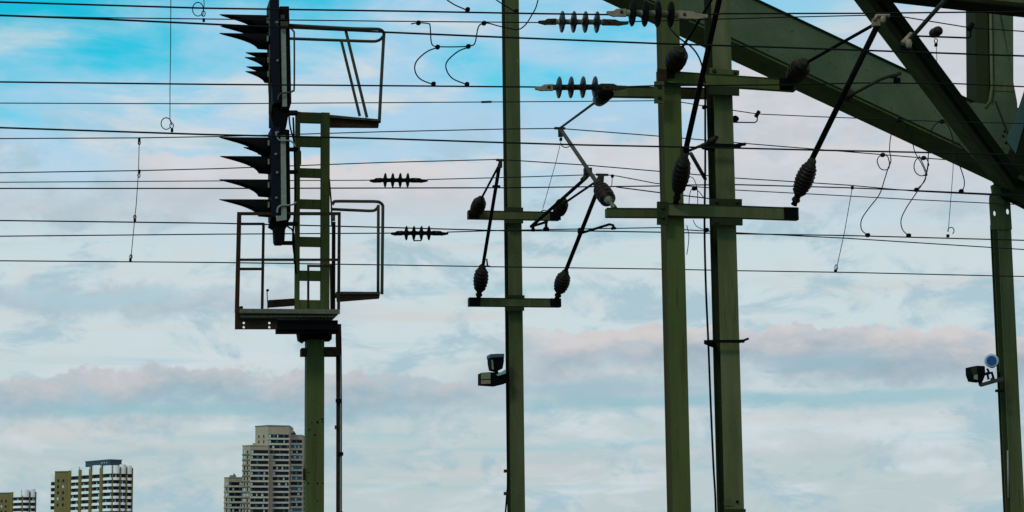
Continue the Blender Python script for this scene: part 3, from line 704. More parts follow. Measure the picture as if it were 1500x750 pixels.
wire([(0, 23), (150, 26), (400, 29), (560, 31), (793, 33)], 24.2, 1.5, 'thin wire ending at the upper four disc insulator left of the near poles', extr=False)
wire([(915, 32), (1037, 28.5), (1160, 25), (1265, 22.5), (1325, 25), (1420, 40.5), (1500, 46)], 24.2, 1.6, 'thin wire sagging past the saddle clamp to the bent stay at the top right', extl=False)
wire([(0, 22.5), (150, 28), (300, 35), (560, 47), (735, 54.5), (970, 64), (1130, 69), (1330, 76), (1500, 82)], 22.5, 2.5, 'thick wire sloping from upper left to below the upper crossarm insulator')
wire([(0, 120), (300, 123.5), (560, 125.5), (789, 127.5)], 24.4, 2.1, 'wire ending at the lower four disc insulator left of the near poles', extr=False)
wire([(915, 127), (960, 125.5), (1060, 125), (1160, 124), (1265, 121.5), (1400, 122.5), (1500, 127)], 24.4, 1.9, 'wire running right along the upper crossarm and over the green girder', extl=False)
wire([(0, 151), (300, 152), (700, 149.5), (850, 148.5), (960, 147.5), (1000, 150), (1030, 155), (1110, 167), (1200, 171), (1380, 178), (1500, 181)], 29.5, 1.3, 'thin wire passing the bent stay and carrying the tops of the hanging jumper loops', WIREB)
wire([(0, 187), (300, 197), (560, 203), (740, 209), (860, 212.5), (1080, 217), (1200, 220), (1340, 223), (1500, 227)], 23.2, 2.3, 'thick wire crossing in front of every pole at mid cantilever height')
wire([(0, 203), (200, 202), (320, 200), (560, 193), (740, 189), (818, 188, 29.4), (960, 199), (1090, 210), (1250, 223), (1360, 232), (1500, 242)], 29.4, 1.4, 'thin messenger wire peaking on the grey green cantilever tip', WIREB)
wire([(0, 253), (200, 250), (320, 247), (560, 238), (732, 233.5), (860, 242), (960, 250.5), (1080, 261), (1240, 271), (1340, 280), (1500, 288)], 31.1, 1.4, 'thin messenger wire peaking on the slender cantilever left of the middle pole', WIREB)
wire([(0, 267), (320, 265), (543, 264)], 31.1, 1.2, 'thin wire running left from the small upper inline insulator', WIREB, extr=False)
wire([(626, 263), (740, 260), (850, 256.5), (882, 255.5), (905, 258), (960, 268.5), (1080, 278.5), (1240, 287), (1330, 292), (1500, 300)], 31.1, 1.3, 'thin wire running right from the small upper inline insulator over a cantilever tip', WIREB, extl=False)
wire([(0, 276), (320, 276), (740, 275), (960, 272.5), (1010, 271), (1080, 270.5), (1240, 275), (1340, 279), (1450, 284), (1500, 287)], 30.3, 1.7, 'level wire just beneath the small upper inline insulator', WIRE)
wire([(903, 274), (965, 282), (1040, 291)], 30.4, 1.6, 'short wire slanting down behind the left near pole from a tiny dropper', WIRE, extl=False, extr=False)
wire([(0, 323), (320, 327), (560, 333), (740, 338), (870, 338.5), (960, 340), (1080, 342.5), (1240, 345), (1500, 352)], 28.7, 1.7, 'contact wire passing just above the small lower inline insulator', WIRE)
wire([(0, 346), (320, 343), (577, 341.5)], 31.9, 1.5, 'thin wire running left from the small lower inline insulator', WIREB, extr=False)
wire([(655, 340), (735, 337.5), (900, 334.5), (965, 333.5), (1010, 337), (1080, 341), (1240, 349), (1500, 365.5)], 31.9, 1.5, 'thin wire running right from the small lower inline insulator, dipping at the right', WIREB, extl=False)
wire([(0, 382), (320, 384.5), (560, 388), (740, 391), (960, 394), (1080, 396.5), (1240, 399), (1500, 405)], 32.3, 1.5, 'lowest wire, crossing the empty sky beneath all others', WIREB)

# ------------------------------------------------------------------ strain insulators on wires
def strain(x0, x1, y, A, discs, R, core, label, cor=GLASSY, mt0=BRASS, mt1=CAST, yoke=False, coremt=CREAM, big=False, y1=None):
    y1 = y if y1 is None else y1
    yy = lambda x: y+(y1-y)*(x-x0)/(x1-x0)
    root = thing('strain_insulator', P((x0+x1)/2, (y+y1)/2, A), label, 'insulator', 'disc insulators strung in the wires')
    d0, d1 = discs[0], discs[-1]; g_ = (d1-d0)/(len(discs)-1)
    mb = MB(); mb.tube([P(d0-g_*.5, yy(d0), A), P(d1+g_*.55, yy(d1), A)], mm(core, A), 14); mb.build('core', coremt, root)
    for x in discs:
        c = P(x, yy(x), A); n = AX; R_m = mm(R, A)
        prof = [(0, R_m*.30), (.18, R_m*.42), (.30, R_m*.80), (.42, R_m*.97), (.5, R_m), (.60, R_m*.96), (.66, R_m*.86), (.60, R_m*.78), (.72, R_m*.60), (.68, R_m*.52), (.84, R_m*.36), (1, R_m*.30)]
        w = mm(4.4 if R > 12 else 3.2, A)
        mb = MB(); mb.lathe(c-n*w, c+n*w*1.2, prof, 28); mb.build('disc', cor, root)
    fl = mm(core, A)
    # end fittings: clevis tongue tapering to the wire
    for side, mt_ in ((-1, mt0), (1, mt1)):
        xe = x0 if side < 0 else x1; xd = d0-g_*.45 if side < 0 else d1+g_*.5
        xm = (xe+xd)/2
        mb = MB()
        h1 = core*1.25; h2 = core*.55
        pts = [(xd, yy(xd)-h1), (xm, yy(xm)-h1*.9), (xm-(xm-xe)*.3, yy(xm)-h2), (xe, yy(xe)-h2*.7), (xe, yy(xe)+h2*.9), (xm-(xm-xe)*.25, yy(xm)+h2*2.0), (xm, yy(xm)+h1*.8), (xd, yy(xd)+h1*.8)]
        mb.prism([P(a, b, A-mm(2.2, A)) for a, b in pts], AY*mm(4.4, A))
        e = mb.build('end_fitting', mt_, root, mm(.6, A))
        q = P(xm+(xd-xm)*.5, yy(xm)-1, A-mm(2.2, A)); b_ = MB(); b_.lathe(q, q-AY*mm(2.4, A), [(0, mm(2.4, A)), (.6, mm(2.4, A)), (1, mm(1.4, A))], 10); b_.build('bolt', CAST, e)
    if yoke:
        m_ = MB(); m_.tube([P(discs[1], y+5, A), P(discs[1], y+11, A), P(discs[2], y+11, A), P(discs[2], y+5, A)], mm(1.1, A), 6); m_.build('loop', BLACK, root)
    return root
strain(789, 921, 31.5, 24.2, [823, 840, 857, 874], 16.8, 4.0, 'grey green insulator with four dark discs, upper one left of the near poles', mt0=CAST, y1=33)
strain(889, 1037, 18, 22.5, [926, 944.5, 963, 982], 20.5, 5.2, 'largest insulator with pale core and four dark discs above the near poles', BLACK, coremt=CREAM, y1=23, mt1=BRASS)
strain(784, 918, 128.5, 24.4, [818.5, 836, 853.5, 871], 16.8, 4.3, 'insulator with four dark discs and tan end at the tip of the upper crossarm', mt0=BRASS, y1=127, coremt=CAST)
strain(542, 627, 264, 31.1, [564, 575, 586, 597], 10.8, 3.0, 'small dark inline insulator with a square loop beneath, right of the signal mast', BLACK, BLACK, BLACK, True, BLACK)
strain(573, 657, 341.5, 31.9, [595, 606, 617, 628], 10.8, 3.0, 'small dark inline insulator low beside the cage, the lower of two', BLACK, BLACK, BLACK, True, BLACK)
mb = MB(); q = P(887, 138, 25.0); mb.lathe(q+AZV*.09, q-AZV*.08, [(0, .05), (.2, .09), (.5, .11), (.8, .09), (1, .04)], 16)
mb.build('anchor_knuckle', BLACK, pole2)

# ------------------------------------------------------------------ droppers and jumper cables
GD = 'droppers hanging between the wires'
def dropper(pts, A, px, label, loop=None, clamps=(), mt=WIREB):
    root = thing('dropper', P(*pts[-1], A), label, 'dropper', GD)
    mb = MB(); mb.tube([P(x, y, A) for x, y in pts], mm(px, A)/2, 6); mb.build('rod', mt, root)
    if loop:
        for cx, cy, rx, ry, a0_, a1_ in loop:
            mb = MB(); mb.tube([P(cx+rx*math.cos(math.radians(a)), cy-ry*math.sin(math.radians(a)), A) for a in range(a0_, a1_+1, 15)], mm(.75, A), 6)
            mb.build('wire_loop', mt, root)
    for x, y in clamps:
        mb = MB(); mb.cbox(P(x, y, A), AX*mm(3.6, A), AY*.04, AZV*mm(4.5, A)); mb.build('clamp', BLACK, root)
    return root
dropper([(250.5, -60), (250, 60), (249, 130), (249, 176), (252, 184)], 23.2, 1.2, 'long thin dropper falling from the top edge to a looped clamp', [(243.5, 181, 7.5, 8.5, 0, 315), (251.5, 184, 2.6, 4, -90, 270)], [(252, 191)])
dropper([(298, -30), (299, 8), (297, 24)], 22.7, 1.2, 'dropper end with a round loop at the top left, beside the hoods', [(290, 13.5, 8, 10, -10, 320), (298, 20, 2.6, 4, -90, 270)], [(298.5, 29.5)])
dropper([(204, 203), (203, 250), (199.5, 300), (197, 324), (191.5, 382)], 30.3, 1.1, 'slightly bent dropper hanging left of the signal mast across five wires', [(204, 209, 1.6, 3, 0, 360), (203.5, 257, 1.6, 3, 0, 360), (197.5, 318, 1.7, 3, 0, 360), (191.8, 376, 1.7, 3, 0, 360)], [(204, 205), (204, 251), (197.5, 323), (191, 381)], mt=RUST)
dropper([(1248.5, 275), (1237, 340), (1224.5, 398)], 31.3, 1.1, 'slanting dropper in the open sky between the right near pole and the jumper loops', [(1224.8, 392, 1.8, 4, 0, 360)], [(1248.5, 275), (1224, 397)])
dropper([(1397, 205), (1396, 250), (1389, 340)], 29.2, 1.0, 'pale thin dropper under the bridge chord, right of the jumper loops', [(1393, 338, 4.5, 5, -60, 200)], [(1388.5, 345.5)])
dropper([(822, 206), (815, 235), (795, 306)], 29.2, .9, 'hair thin stay hanging from the grey green cantilever tip', [(829, 210, 7, 6, 180, 330), (797, 313, 5.5, 5, 0, 150)], [(821.5, 204)])
dropper([(897, 258), (896, 274)], 31.0, 1.2, 'very short dropper beside the fat brown insulator', None, [(897, 258)])
dropper([(1371.5, 62), (1372, 75), (1372.5, 95)], 24.2, 1.0, 'fine dropper hanging under the small round insulator at top right', [(1371, 60, 2.3, 3.4, 0, 360)], [(1371, 66)])
GJ = 'curved jumper cables'
def jumper(paths, A, px, label, clamps=(), mt=CABLE):
    root = thing('jumper_cable', P(*paths[0][0][:2], A), label, 'jumper cable', GJ)
    for i, pth in enumerate(paths):
        mb = MB(); mb.tube(smooth([P(p[0], p[1], A+(p[2] if len(p) > 2 else 0)) for p in pth], 7), mm(px, A)/2, 8); mb.build('cable', mt, root)
    for x, y in clamps:
        mb = MB(); mb.cbox(P(x, y, A), AX*mm(6, A), AY*.06, AZV*mm(4, A)); mb.cbox(P(x, y, A), AX*mm(4, A), AY*.05, AZV*mm(6, A)); mb.build('clamp', BLACK, root)
jumper([[(602, 35), (613, 33.5), (627, 34.5), (630, 38), (631.5, 60), (635, 67), (645, 68.5), (672, 68.5), (690, 67), (696, 62), (700, 42), (705, 35), (715, 34), (730, 38), (748, 42), (760, 43), (770, 36), (779, 22), (786, 8), (792, -20)]], 24.0, 1.9, 'bent flat U shaped jumper cable whose tail rises over the slim middle pole', [(613, 33.5), (709, 34), (641, 69), (686, 68)])
jumper([[(642, 69), (625, 76), (610, 90), (608, 104), (616, 116), (635, 124)]], 24.2, 2.0, 'left C shaped jumper cable hanging at the top centre', [(635, 123)])
jumper([[(686, 69), (670, 76), (655, 90), (654, 102), (663, 115), (684, 124)]], 24.2, 2.0, 'right C shaped jumper cable hanging at the top centre', [(684, 123.5)])
jumper([[(640, -20), (652, -3), (666, 7), (682, 14)]], 22.6, 2.1, 'short jumper cable tail entering at the top edge left of the slim middle pole', [(685, 14)])
jumper([[(712, -20), (724, -3), (738, 7), (753, 16)]], 22.6, 2.0, 'short jumper cable tail crossing the top of the slim middle pole', [(756, 17)])
jumper([[(981, 41, .2), (992, 53), (1002, 61), (1012, 68), (1021, 79), (1027, 92), (1031, 110), (1033, 122)], ], 24.5, 2.6, 'thick black jumper cable curving down between the near poles beneath the largest insulator', ())
jumper([[(1033, 122), (1033, 170), (1033, 250), (1032, 330), (1034, 420), (1037.5, 500), (1041, 590), (1045, 680), (1048, 732), (1049, 790)]], 25.2, 3.2, 'long black cable running down the gap between the two near poles', [(1032, 157), (1040, 503)])
jumper([[(1009, 258), (1016, 262), (1021, 275), (1022, 290), (1022, 302)], [(1009, 300), (1011, 282), (1016, 276), (1024, 281), (1031, 290)], [(1015, 322), (1020, 331), (1030, 336), (1036, 337)], [(1006, 330), (1009, 345), (1008, 360), (1006, 373)]], 25.6, 1.2, 'thin looping cables between the two near poles by the lower crossarm', [(1017, 276), (1035, 337)])
jumper([[(1303, 345.0-125), (1304, 205), (1308, 188), (1317, 176.5), (1328, 183), (1335, 200), (1340, 222), (1350, 240), (1356, 255), (1354, 266), (1343, 277)]], 29.6, 1.5, 'left looped jumper cable arching over the green bridge chord', [(1317, 176), (1342.5, 278)])
jumper([[(1303, 220), (1305, 236), (1301, 246), (1296, 262), (1288, 285), (1272, 306), (1262, 322), (1262, 336), (1270, 344)], [(1303, 236), (1302, 246), (1296, 249), (1289, 246), (1285, 236), (1288, 229), (1294, 227), (1300, 229), (1303, 238)]], 29.5, 1.6, 'S shaped cable with a round loop at its top, left of two', [(1293, 227), (1271, 344.5)])
jumper([[(1362, 206), (1365, 190), (1372, 181), (1380, 178), (1388, 183), (1394, 197), (1399, 222), (1405, 240), (1412, 262), (1412, 274), (1408, 280)]], 29.6, 1.6, 'right looped jumper cable arching over the green bridge chord', [(1380, 178), (1408, 280)])
jumper([[(1362, 206), (1360, 226), (1359, 242), (1355, 262), (1344, 280), (1328, 304), (1320, 322), (1322, 336), (1330, 344.5)], [(1346, 228), (1353, 242), (1358, 256), (1352, 257)], [(1360, 240), (1357, 254), (1349, 257.5), (1341, 252), (1339, 242), (1343, 233), (1352, 231), (1358, 234), (1361, 243)]], 29.5, 1.6, 'S shaped cable with tangled loops at its top, right of two', [(1353, 231.5), (1331, 345)])
# bent stays
bs = thing('bent_stay', P(1080, 179, 25.5), 'small bent stay with a ball, fixed to the right side of the near pole', 'wire stay', 'bent wire stays')
mb = MB(); mb.tube([P(1070, 179, 25.4), P(1106, 179.5, 29.3), P(1109, 177, 29.5), P(1110, 168, 29.5)], mm(1, 27), 8); mb.build('rod', BLACK, bs)
mb = MB(); q = P(1077, 174, 25.5); mb.lathe(q-AX*.05, q+AX*.05, [(0, .01), (.2, .035), (.5, .045), (.8, .035), (1, .01)], 12); mb.build('ball', BLACK, bs)
mb = MB(); mb.tube([P(1107, 171, 29.5), P(1112, 163, 29.5)], .03, 8); mb.build('clamp', BLACK, bs)
bs = thing('bent_stay', P(1345, 53, 24.5), 'long bent stay with a round black insulator at top right', 'wire stay', 'bent wire stays')
mb = MB(); mb.tube([P(1335, 52.5, 24.3), P(1418, 55.5, 24.2), P(1421.5, 54, 24.2), P(1422.5, 42, 24.2)], mm(1.5, 24), 8); mb.build('rod', BLACK, bs)
mb = MB(); q = P(1371, 47, 24.1); mb.lathe(q+AY*.12-AX*.01, q-AY*.12+AX*.01, [(0, .03), (.15, .055), (.3, .064), (.5, .055), (.6, .064), (.8, .06), (1, .03)], 18); mb.build('insulator', PORC, bs)
mb = MB(); mb.tube([P(1419, 44, 24.2), P(1425, 35, 24.2)], .035, 8); mb.build('clamp', BLACK, bs)
sc = thing('wire_splice', P(712, 149.5, 29.5), 'small dark splice sleeve on the thin wire left of the slim middle pole', 'wire splice')
mb = MB(); mb.tube([P(704, 149.5, 29.5), P(706, 149.5, 29.5), P(719, 149.2, 29.5), P(721, 149.2, 29.5)], [.008, .016, .016, .008], 8); mb.build('sleeve', BLACK, sc)

# ------------------------------------------------------------------ signal mast
MA = 27.0
c = P(449.3, 520, MA); bm_ = Vector((c.x, c.y, 0)); mw = mm(25.6, MA)*1.0
mast = thing('signal_mast', bm_+AX*mw/2, 'green signal mast with black hooded heads, ladder frame and railed work platform', 'railway signal')
ptop = P(462, 487, MA).z
mb = MB(); mb.box(bm_, AX*mw, AY*.24, AZV*ptop); mb.build('mast_post', GREENM, mast, .006)
mb = MB()
for x, y in ((457, 619), (466, 617), (472, 614), (453, 630), (465, 618.5), (452, 692), (465, 708), (473, 708), (465, 734), (452, 708), (461, 637), (466, 620), (473, 618)):
    q = P(x, y, MA-.001); mb.lathe(q, q-AY*.004, [(0, .008+random.random()*.006), (1, .006)], 7)
mb.build('paint_chips', BLACK, mast)
# ladder-like upper frame: two rails with wide rungs
def rect(mb, x0, y0, x1, y1, A, th): return mb.prism([P(x0, y0, A), P(x1, y0, A), P(x1, y1, A), P(x0, y1, A)], AY*th)
fr = MB()
zb = P(450, 458, MA).z
L0 = P(432.8, 300, MA); L1 = P(439.5, 300, MA); R0_ = P(470.3, 300, MA); R1_ = P(483, 300, MA); ztp = P(458, 164, MA).z
for a, b in ((L0, L1), (R0_, R1_)):
    w_ = (b-a).length
    fr.box(Vector((a.x, a.y, zb)), AX*w_, AY*.10, AZV*(ztp-zb))
frm = fr.build('ladder_frame', GREENM, mast, .003)
for y0, y1 in ((164, 179), (200.5, 214), (246, 259), (291.5, 305), (346.5, 360.5), (396, 410.5), (439, 458)):
    mb = MB(); z0 = P(455, y1, MA).z; z1 = P(455, y0, MA).z
    mb.box(Vector((L1.x, L1.y, z0))+AY*.012-AX*.004, AX*((R0_-L1).length+.008), AY*.075, AZV*(z1-z0-.002)); mb.build('rung', GREENM, frm)
mb = MB(); q = P(432.6, 222, MA); mb.box(q-AY*.0, AX*.07, AY*.02, AZV*-.24); 
mb = MB(); mb.prism([P(439, 219, MA+.01), P(441.3, 222, MA+.01), P(441.3, 240, MA+.01), P(439, 245, MA+.01)], AY*.03); mb.build('cover_plate', GREEND, mast)
mb = MB(); mb.tube(smooth([P(429.5, 172, MA-.1), P(431.5, 230, MA-.1), P(432, 300, MA-.1), P(429, 350, MA-.1), P(432, 380, MA-.1), P(433, 400, MA)]), mm(1.4, MA), 8); mb.build('cable', CABLE, mast)
mb = MB(); mb.tube(smooth([P(423, 165, MA-.1), P(425, 185, MA-.1), P(430, 205, MA-.1), P(433, 222, MA-.05)]), mm(1.2, MA), 8); mb.tube(smooth([P(419, 329, MA-.15), P(423, 333, MA-.1), P(428, 337, MA-.1), P(431, 350, MA-.1), P(431, 385, MA-.1)]), mm(1.2, MA), 8); mb.build('cable', CABLE, mast)

# signal heads: housing in side view, hoods pointing to the left
def hood(p, r, L, parent, up_=1):
    """cowl round a lamp: tubular shell whose top runs out to a long point; p centre of its mouth base"""
    seg = 24; n = 8; vs = []; fs = []
    for k in range(seg):
        a = 2*math.pi*k/seg; top = (1+math.cos(a))/2
        Lk = L*(.24+.76*(top**2.4)); 
        for i in range(n+1):
            t = i/n; x = t*Lk
            rr = r*(1-.10*t)
            drop = .0
            vs.append(p - AX*x + AY*math.sin(a)*rr + AZV*(math.cos(a)*rr - .03*r*t))
        # inner skin
    m0 = len(vs)
    for k in range(seg):
        a = 2*math.pi*k/seg; top = (1+math.cos(a))/2; Lk = L*(.24+.76*(top**2.4))-.004
        for i in range(n+1):
            t = i/n; rr = r*(1-.10*t)-.006
            vs.append(p - AX*t*Lk + AY*math.sin(a)*rr + AZV*(math.cos(a)*rr - .03*r*t))
    for k in range(seg):
        k2 = (k+1) % seg
        for i in range(n):
            fs.append((k*(n+1)+i, k2*(n+1)+i, k2*(n+1)+i+1, k*(n+1)+i+1))
            fs.append((m0+k*(n+1)+i, m0+k*(n+1)+i+1, m0+k2*(n+1)+i+1, m0+k2*(n+1)+i))
        fs.append((k*(n+1)+n, k2*(n+1)+n, m0+k2*(n+1)+n, m0+k*(n+1)+n))
    mb = MB(); mb.add(vs, fs, True)
    mb.lathe(p+AX*.02, p-AX*.012, [(0, r*1.04), (1, r*1.04)], 24)
    return mb.build('hood', BLACK, parent)
SA = 26.55                                             # the heads sit a little nearer than the frame
def xz(px, py, A=SA): return P(px, py, A)
def sidebox(mb, pts, A, th): return mb.prism([P(x, y, A-th/2) for x, y in pts], AY*th)
# upper head
mb = MB(); sidebox(mb, [(395.5, -3), (409, -3), (409.5, 60), (411, 150), (400, 152), (398, 120), (395.8, 40)], SA, .50); h1 = mb.build('signal_head', NAVY, mast, .004)
mb = MB(); sidebox(mb, [(409.6, 9), (423.5, 9), (425, 60), (427, 150), (424, 160), (411.5, 160), (411.3, 150)], SA, .42); mb.build('housing', BLACK, h1, .006)
mb = MB(); sidebox(mb, [(411, 36), (418.5, 36), (420.5, 156), (413.5, 156)], SA-.215, .006); mb.build('side_plate', GREY, h1)
mb = MB(); sidebox(mb, [(399.5, 150.5), (413, 160.5), (424, 160.5), (419, 188), (402, 188), (397, 168)], SA, .34); mb.build('neck', BLACK, h1, .004)
mb = MB(); mb.tube([P(395.3, 3, SA-.2), P(395, 168, SA-.2)], .014, 6); mb.tube([P(396, 150, SA-.2), P(395, 168, SA-.2), P(395, 188, SA-.2)], .012, 6); mb.build('edge_tube', GREYD, h1)
# lower head
mb = MB(); sidebox(mb, [(397, 186), (411, 186), (411.5, 318), (397.5, 318)], SA, .46); h2 = mb.build('signal_head', NAVY, mast, .004)
mb = MB(); sidebox(mb, [(411.6, 188), (424, 190), (426, 318), (421, 328), (412, 328)], SA, .40); mb.build('housing', BLACK, h2, .006)
mb = MB(); sidebox(mb, [(411, 198), (418.5, 198), (420, 322), (405, 324), (404, 316), (412, 316)], SA-.235, .006); mb.build('side_plate', GREY, h2)
mb = MB(); sidebox(mb, [(397.6, 318.2), (411.9, 318.2), (411.9, 328.2), (421, 328.2), (420.5, 332), (418, 334), (417, 352), (415, 355.5), (405, 355.5), (402.8, 352), (401.8, 333), (395, 329)], SA, .26); mb.build('neck', BLACK, h2, .004)
for h, r, L, ytop, dy in ((h1, .118, 74, 22.6, .0), (h1, .105, 73, 39.5, .12), (h1, .105, 74, 50, -.12), (h1, .080, 37, 77, .10), (h1, .080, 38, 84, -.10), (h1, .080, 36, 97.5, .10), (h1, .080, 37, 104.5, -.10),
                          (h2, .118, 75, 201.5, -.05), (h2, .085, 40, 215.5, .12), (h2, .118, 74, 229, -.05), (h2, .118, 75, 263, -.05), (h2, .118, 75, 292, -.05)):
    xb = 395.5 if h is h1 else 397
    if L < 50: xb = 396.5
    p = P(xb, ytop, SA+dy) - AZV*r
    ho = hood(p, r, mm(L, SA), h)
    q = P(xb-3.5, ytop, SA+dy-r-.01) - AZV*(r*.9)
    mb = MB(); mb.box(q-AX*.012, AX*.024, AY*-.012, AZV*.07); mb.build('latch', CREAM, ho)
for x, y in ((406.5, 89), (406, 33), (406.5, 194), (406, 253), (404, 226), (405, 290)):
    q = P(x, y, SA-.25); mb = MB(); mb.lathe(q, q-AY*.02, [(0, .018), (.6, .018), (1, .010)], 8); mb.build('bolt', CREAM, h1 if y < 160 else h2)
mb = MB(); mb.tube([P(404, 31, SA-.24), P(406, 38, SA-.24)], .02, 8); mb.cbox(P(416.5, 35, SA-.24), AX*.10, AY*.03, AZV*.06); mb.cbox(P(414, 25, SA-.24), AX*.05, AY*.03, AZV*.05); mb.build('bracket', GREYD, h1)
def conduit(pts, r, name='conduit', mt=GREY, A=SA-.26, n=5):
    mb = MB(); mb.tube(smooth([P(x, y, A) for x, y in pts], n), r, 8); return mb.build(name, mt, mast)
conduit([(410, 41), (424, 41), (430, 46), (431, 55), (431, 126), (429, 133), (424, 135.5), (413, 136.5), (408.5, 140), (407, 147)], mm(1.3, SA), mt=GREYD)
conduit([(404, 193), (406, 201), (411, 206), (424, 206), (429, 209), (433, 215)], mm(1.2, SA))
conduit([(406, 312), (407, 305), (412, 301), (424, 300.5), (430, 299), (434, 296)], mm(1.4, SA))
# small bolts on the cable side and the bracket joining heads to the frame
mb = MB()
for y in (165.5, 219, 252, 328):
    mb = MB(); mb.beam(P(418, y, SA+.1), P(434, y, MA+.03), .06, .035 if y != 165.5 else .05); mb.build('head_bracket', BLACK, mast)
mb = MB(); mb.beam(P(404, 356, SA+.1), P(431, 356, SA+.1), .10, mm(4.6, SA)); mb.build('foot_bracket', BLACK, mast)

# platform
pf0, pf1 = 26.35, 27.05
def bx(x0, y0, x1, y1, A, th, name, mt, par=mast, bev=0):
    mb = MB(); rect(mb, x0, y0, x1, y1, A, th); return mb.build(name, mt, par, bev)
plat = bx(352, 454, 497, 459.5, pf0, .80, 'platform', TREAD, mast, .004)
# grating under the tread: cross bars
mb = MB()
for i in range(27):
    x = 357+i*5; mb.beam(P(x, 463.8, pf0+.02), P(x+2, 463.8, pf0+.80), .012, .022, AX)
for i in range(7):
    mb.beam(P(352, 463.2, pf0+.03+i*.12), P(492, 463.2, pf0+.03+i*.12), .006, .02)
mb.build('grating', TREAD, plat)
o_ = P(344, 482.5, pf0+.10); u1 = P(406, 482.5, pf0+.10)-o_; pw = u1.length; u1.normalize(); hh = P(344, 456.5, pf0+.1).z-o_.z
sx = pw/62
hplate('side_plate', [(0, 0), (pw, 0), (pw, hh-.085), (sx*8, hh-.085), (sx*7, hh-.01), (0, hh-.01)], [(sx*13, sx*9.5, sx*1.7, sx*1.8), (sx*13, sx*3.2, sx*1.7, sx*1.8), (sx*50.5, sx*9.5, sx*1.7, sx*1.8), (sx*50.5, sx*3.2, sx*1.7, sx*1.8)], o_, u1, AZV, AY, .012, RUST, plat)
bx(406.2, 469, 495, 482.5, pf0+.10, .012, 'side_plate', BLACK, plat)
bx(406, 471, 495, 486.5, pf0+.30, .25, 'joist', BLACK, plat)
pr('bracket', [(437, 483), (487, 483), (486, 497), (475, 497), (449, 497), (446, 500), (439, 496)], MA-.03, .3, BLACK, plat)
pr('tread_edge', [(344.5, 452), (498, 453), (498, 459.8), (344.5, 458)], pf0-.02, .018, TREAD, plat)
bx(351, 448.5, 356, 453.8, pf0+.05, .1, 'hinge', GREEND, plat)
# railing
def tb(pts, w, A, name, mt, par=mast, dep=None):
    mb = MB()
    for a, b in zip(pts, pts[1:]):
        mb.beam(P(*a, A), P(*b, A), dep or mm(w*1.15, A), mm(w*1.2, A))
    return mb.build(name, mt, par)
rail = tb([(350.5, 311), (347, 458)], 5.0, pf0, 'railing', RUST)
tb([(349, 313), (498, 313)], 3.6, pf0, 'top_rail', RUST, rail); tb([(351, 380.5), (497, 380.5)], 2.8, pf0, 'mid_rail', RUST, rail)
tb([(497, 311), (496, 453)], 3.4, pf0, 'post', RUST, rail)
tb([(386, 327), (384, 454)], 3.2, pf0+.5, 'post', RUST, rail); tb([(350, 328), (387, 328)], 2.8, pf0+.5, 'short_rail', RUST, rail); tb([(350, 394), (385, 394)], 3.0, pf0+.5, 'short_rail', RUST, rail)
tb([(451.5, 388), (451.5, 453)], 2.6, pf0+.3, 'post', RUST, rail); tb([(450, 389.5), (487, 390)], 2.6, pf0+.3, 'short_rail', RUST, rail); tb([(484.5, 388), (485.5, 453)], 2.6, pf0+.3, 'post', RUST, rail)
tb([(488.8, 325), (488.3, 453)], 4.2, pf0+.25, 'post', BLACK, rail)
mb = MB(); q = P(488.8, 318, pf0+.25); mb.tube([q+AZV*.03, q-AZV*.05], .02, 10); mb.build('post_cap', GREYD, rail)
mb = MB(); mb.tube([P(391, 425, pf0+.5), P(392.5, 452, pf0+.5)], .006, 6); mb.lathe(P(392, 423.5, pf0+.5), P(392, 427, pf0+.5), [(0, .012), (.5, .022), (1, .012)], 10); mb.build('aerial', CABLE, mast)
pr('side_bracket', [(393, 439.5), (433, 437), (433, 446), (393, 449)], MA+.05, .15, RUST)
# rescue cages on the right: bent tube hoops
CAG = GREYD
def hoop(pts, r_, A, n=5):
    mb = MB(); mb.tube(smooth([P(x, y, A+(d if d else 0)) for x, y, d in [(*p, 0)[:3] for p in pts]], n), r_, 10); return mb
cage1 = hoop([(424, 37, -.25), (470, 39.5, -.2), (520, 42, -.1), (548, 42.5, -.1), (557, 43.5, -.08), (562, 48, 0), (562, 56, .02), (558.5, 120, .02), (555.5, 180, .02)], mm(2.4, MA), MA).build('cage', CAG, mast)
hoop([(424, 56.5, .2), (480, 58.5, .2), (540, 60.5, .25), (552, 60, .25), (558, 57, .15), (560.5, 54, .03)], mm(2.2, MA), MA).build('hoop', CAG, cage1)
tb([(506.5, 45), (537.5, 172)], 3.2, MA-.08, 'strut', GREYD, cage1, .035)
tb([(500, 60), (527, 170)], 3.0, MA+.2, 'strut', GREYD, cage1, .035)
pr('step', [(483.5, 168), (520, 171.5), (556.5, 174.5), (555.5, 177.5), (483.5, 172)], MA-.05, .42, GREYD, cage1)
pr('step_beam', [(483.5, 172.5), (555.5, 178), (554.5, 186.5), (483.5, 186)], MA+.0, .06, RUST, cage1)
cage2 = hoop([(487, 300, -.05), (489, 296, -.06), (495, 294.8, -.08), (530, 295, -.08), (551, 295.3, -.06), (557, 297, -.03), (560.5, 301, 0), (560.8, 310, 0), (560, 380, 0), (559.5, 431, 0)], mm(2.3, MA), MA).build('cage', CAG, mast)
hoop([(486, 306.5, .25), (520, 308, .25), (545, 308.8, .25), (551.5, 306, .22), (554, 303, .2), (554.2, 312, .2), (553.8, 428, .2)], mm(2.2, MA), MA).build('hoop', CAG, cage2)
pr('step', [(493, 427), (557, 427.5), (556.5, 431), (493, 431)], MA+.0, .40, GREYD, cage2)
pr('step_beam', [(493, 431.5), (556.5, 431.5), (555.5, 437), (494, 441.8)], MA+.02, .06, RUST, cage2)
tb([(482.2, 262), (485.5, 300), (486, 330)], 1.8, MA-.05, 'rusty_strip', RUST)
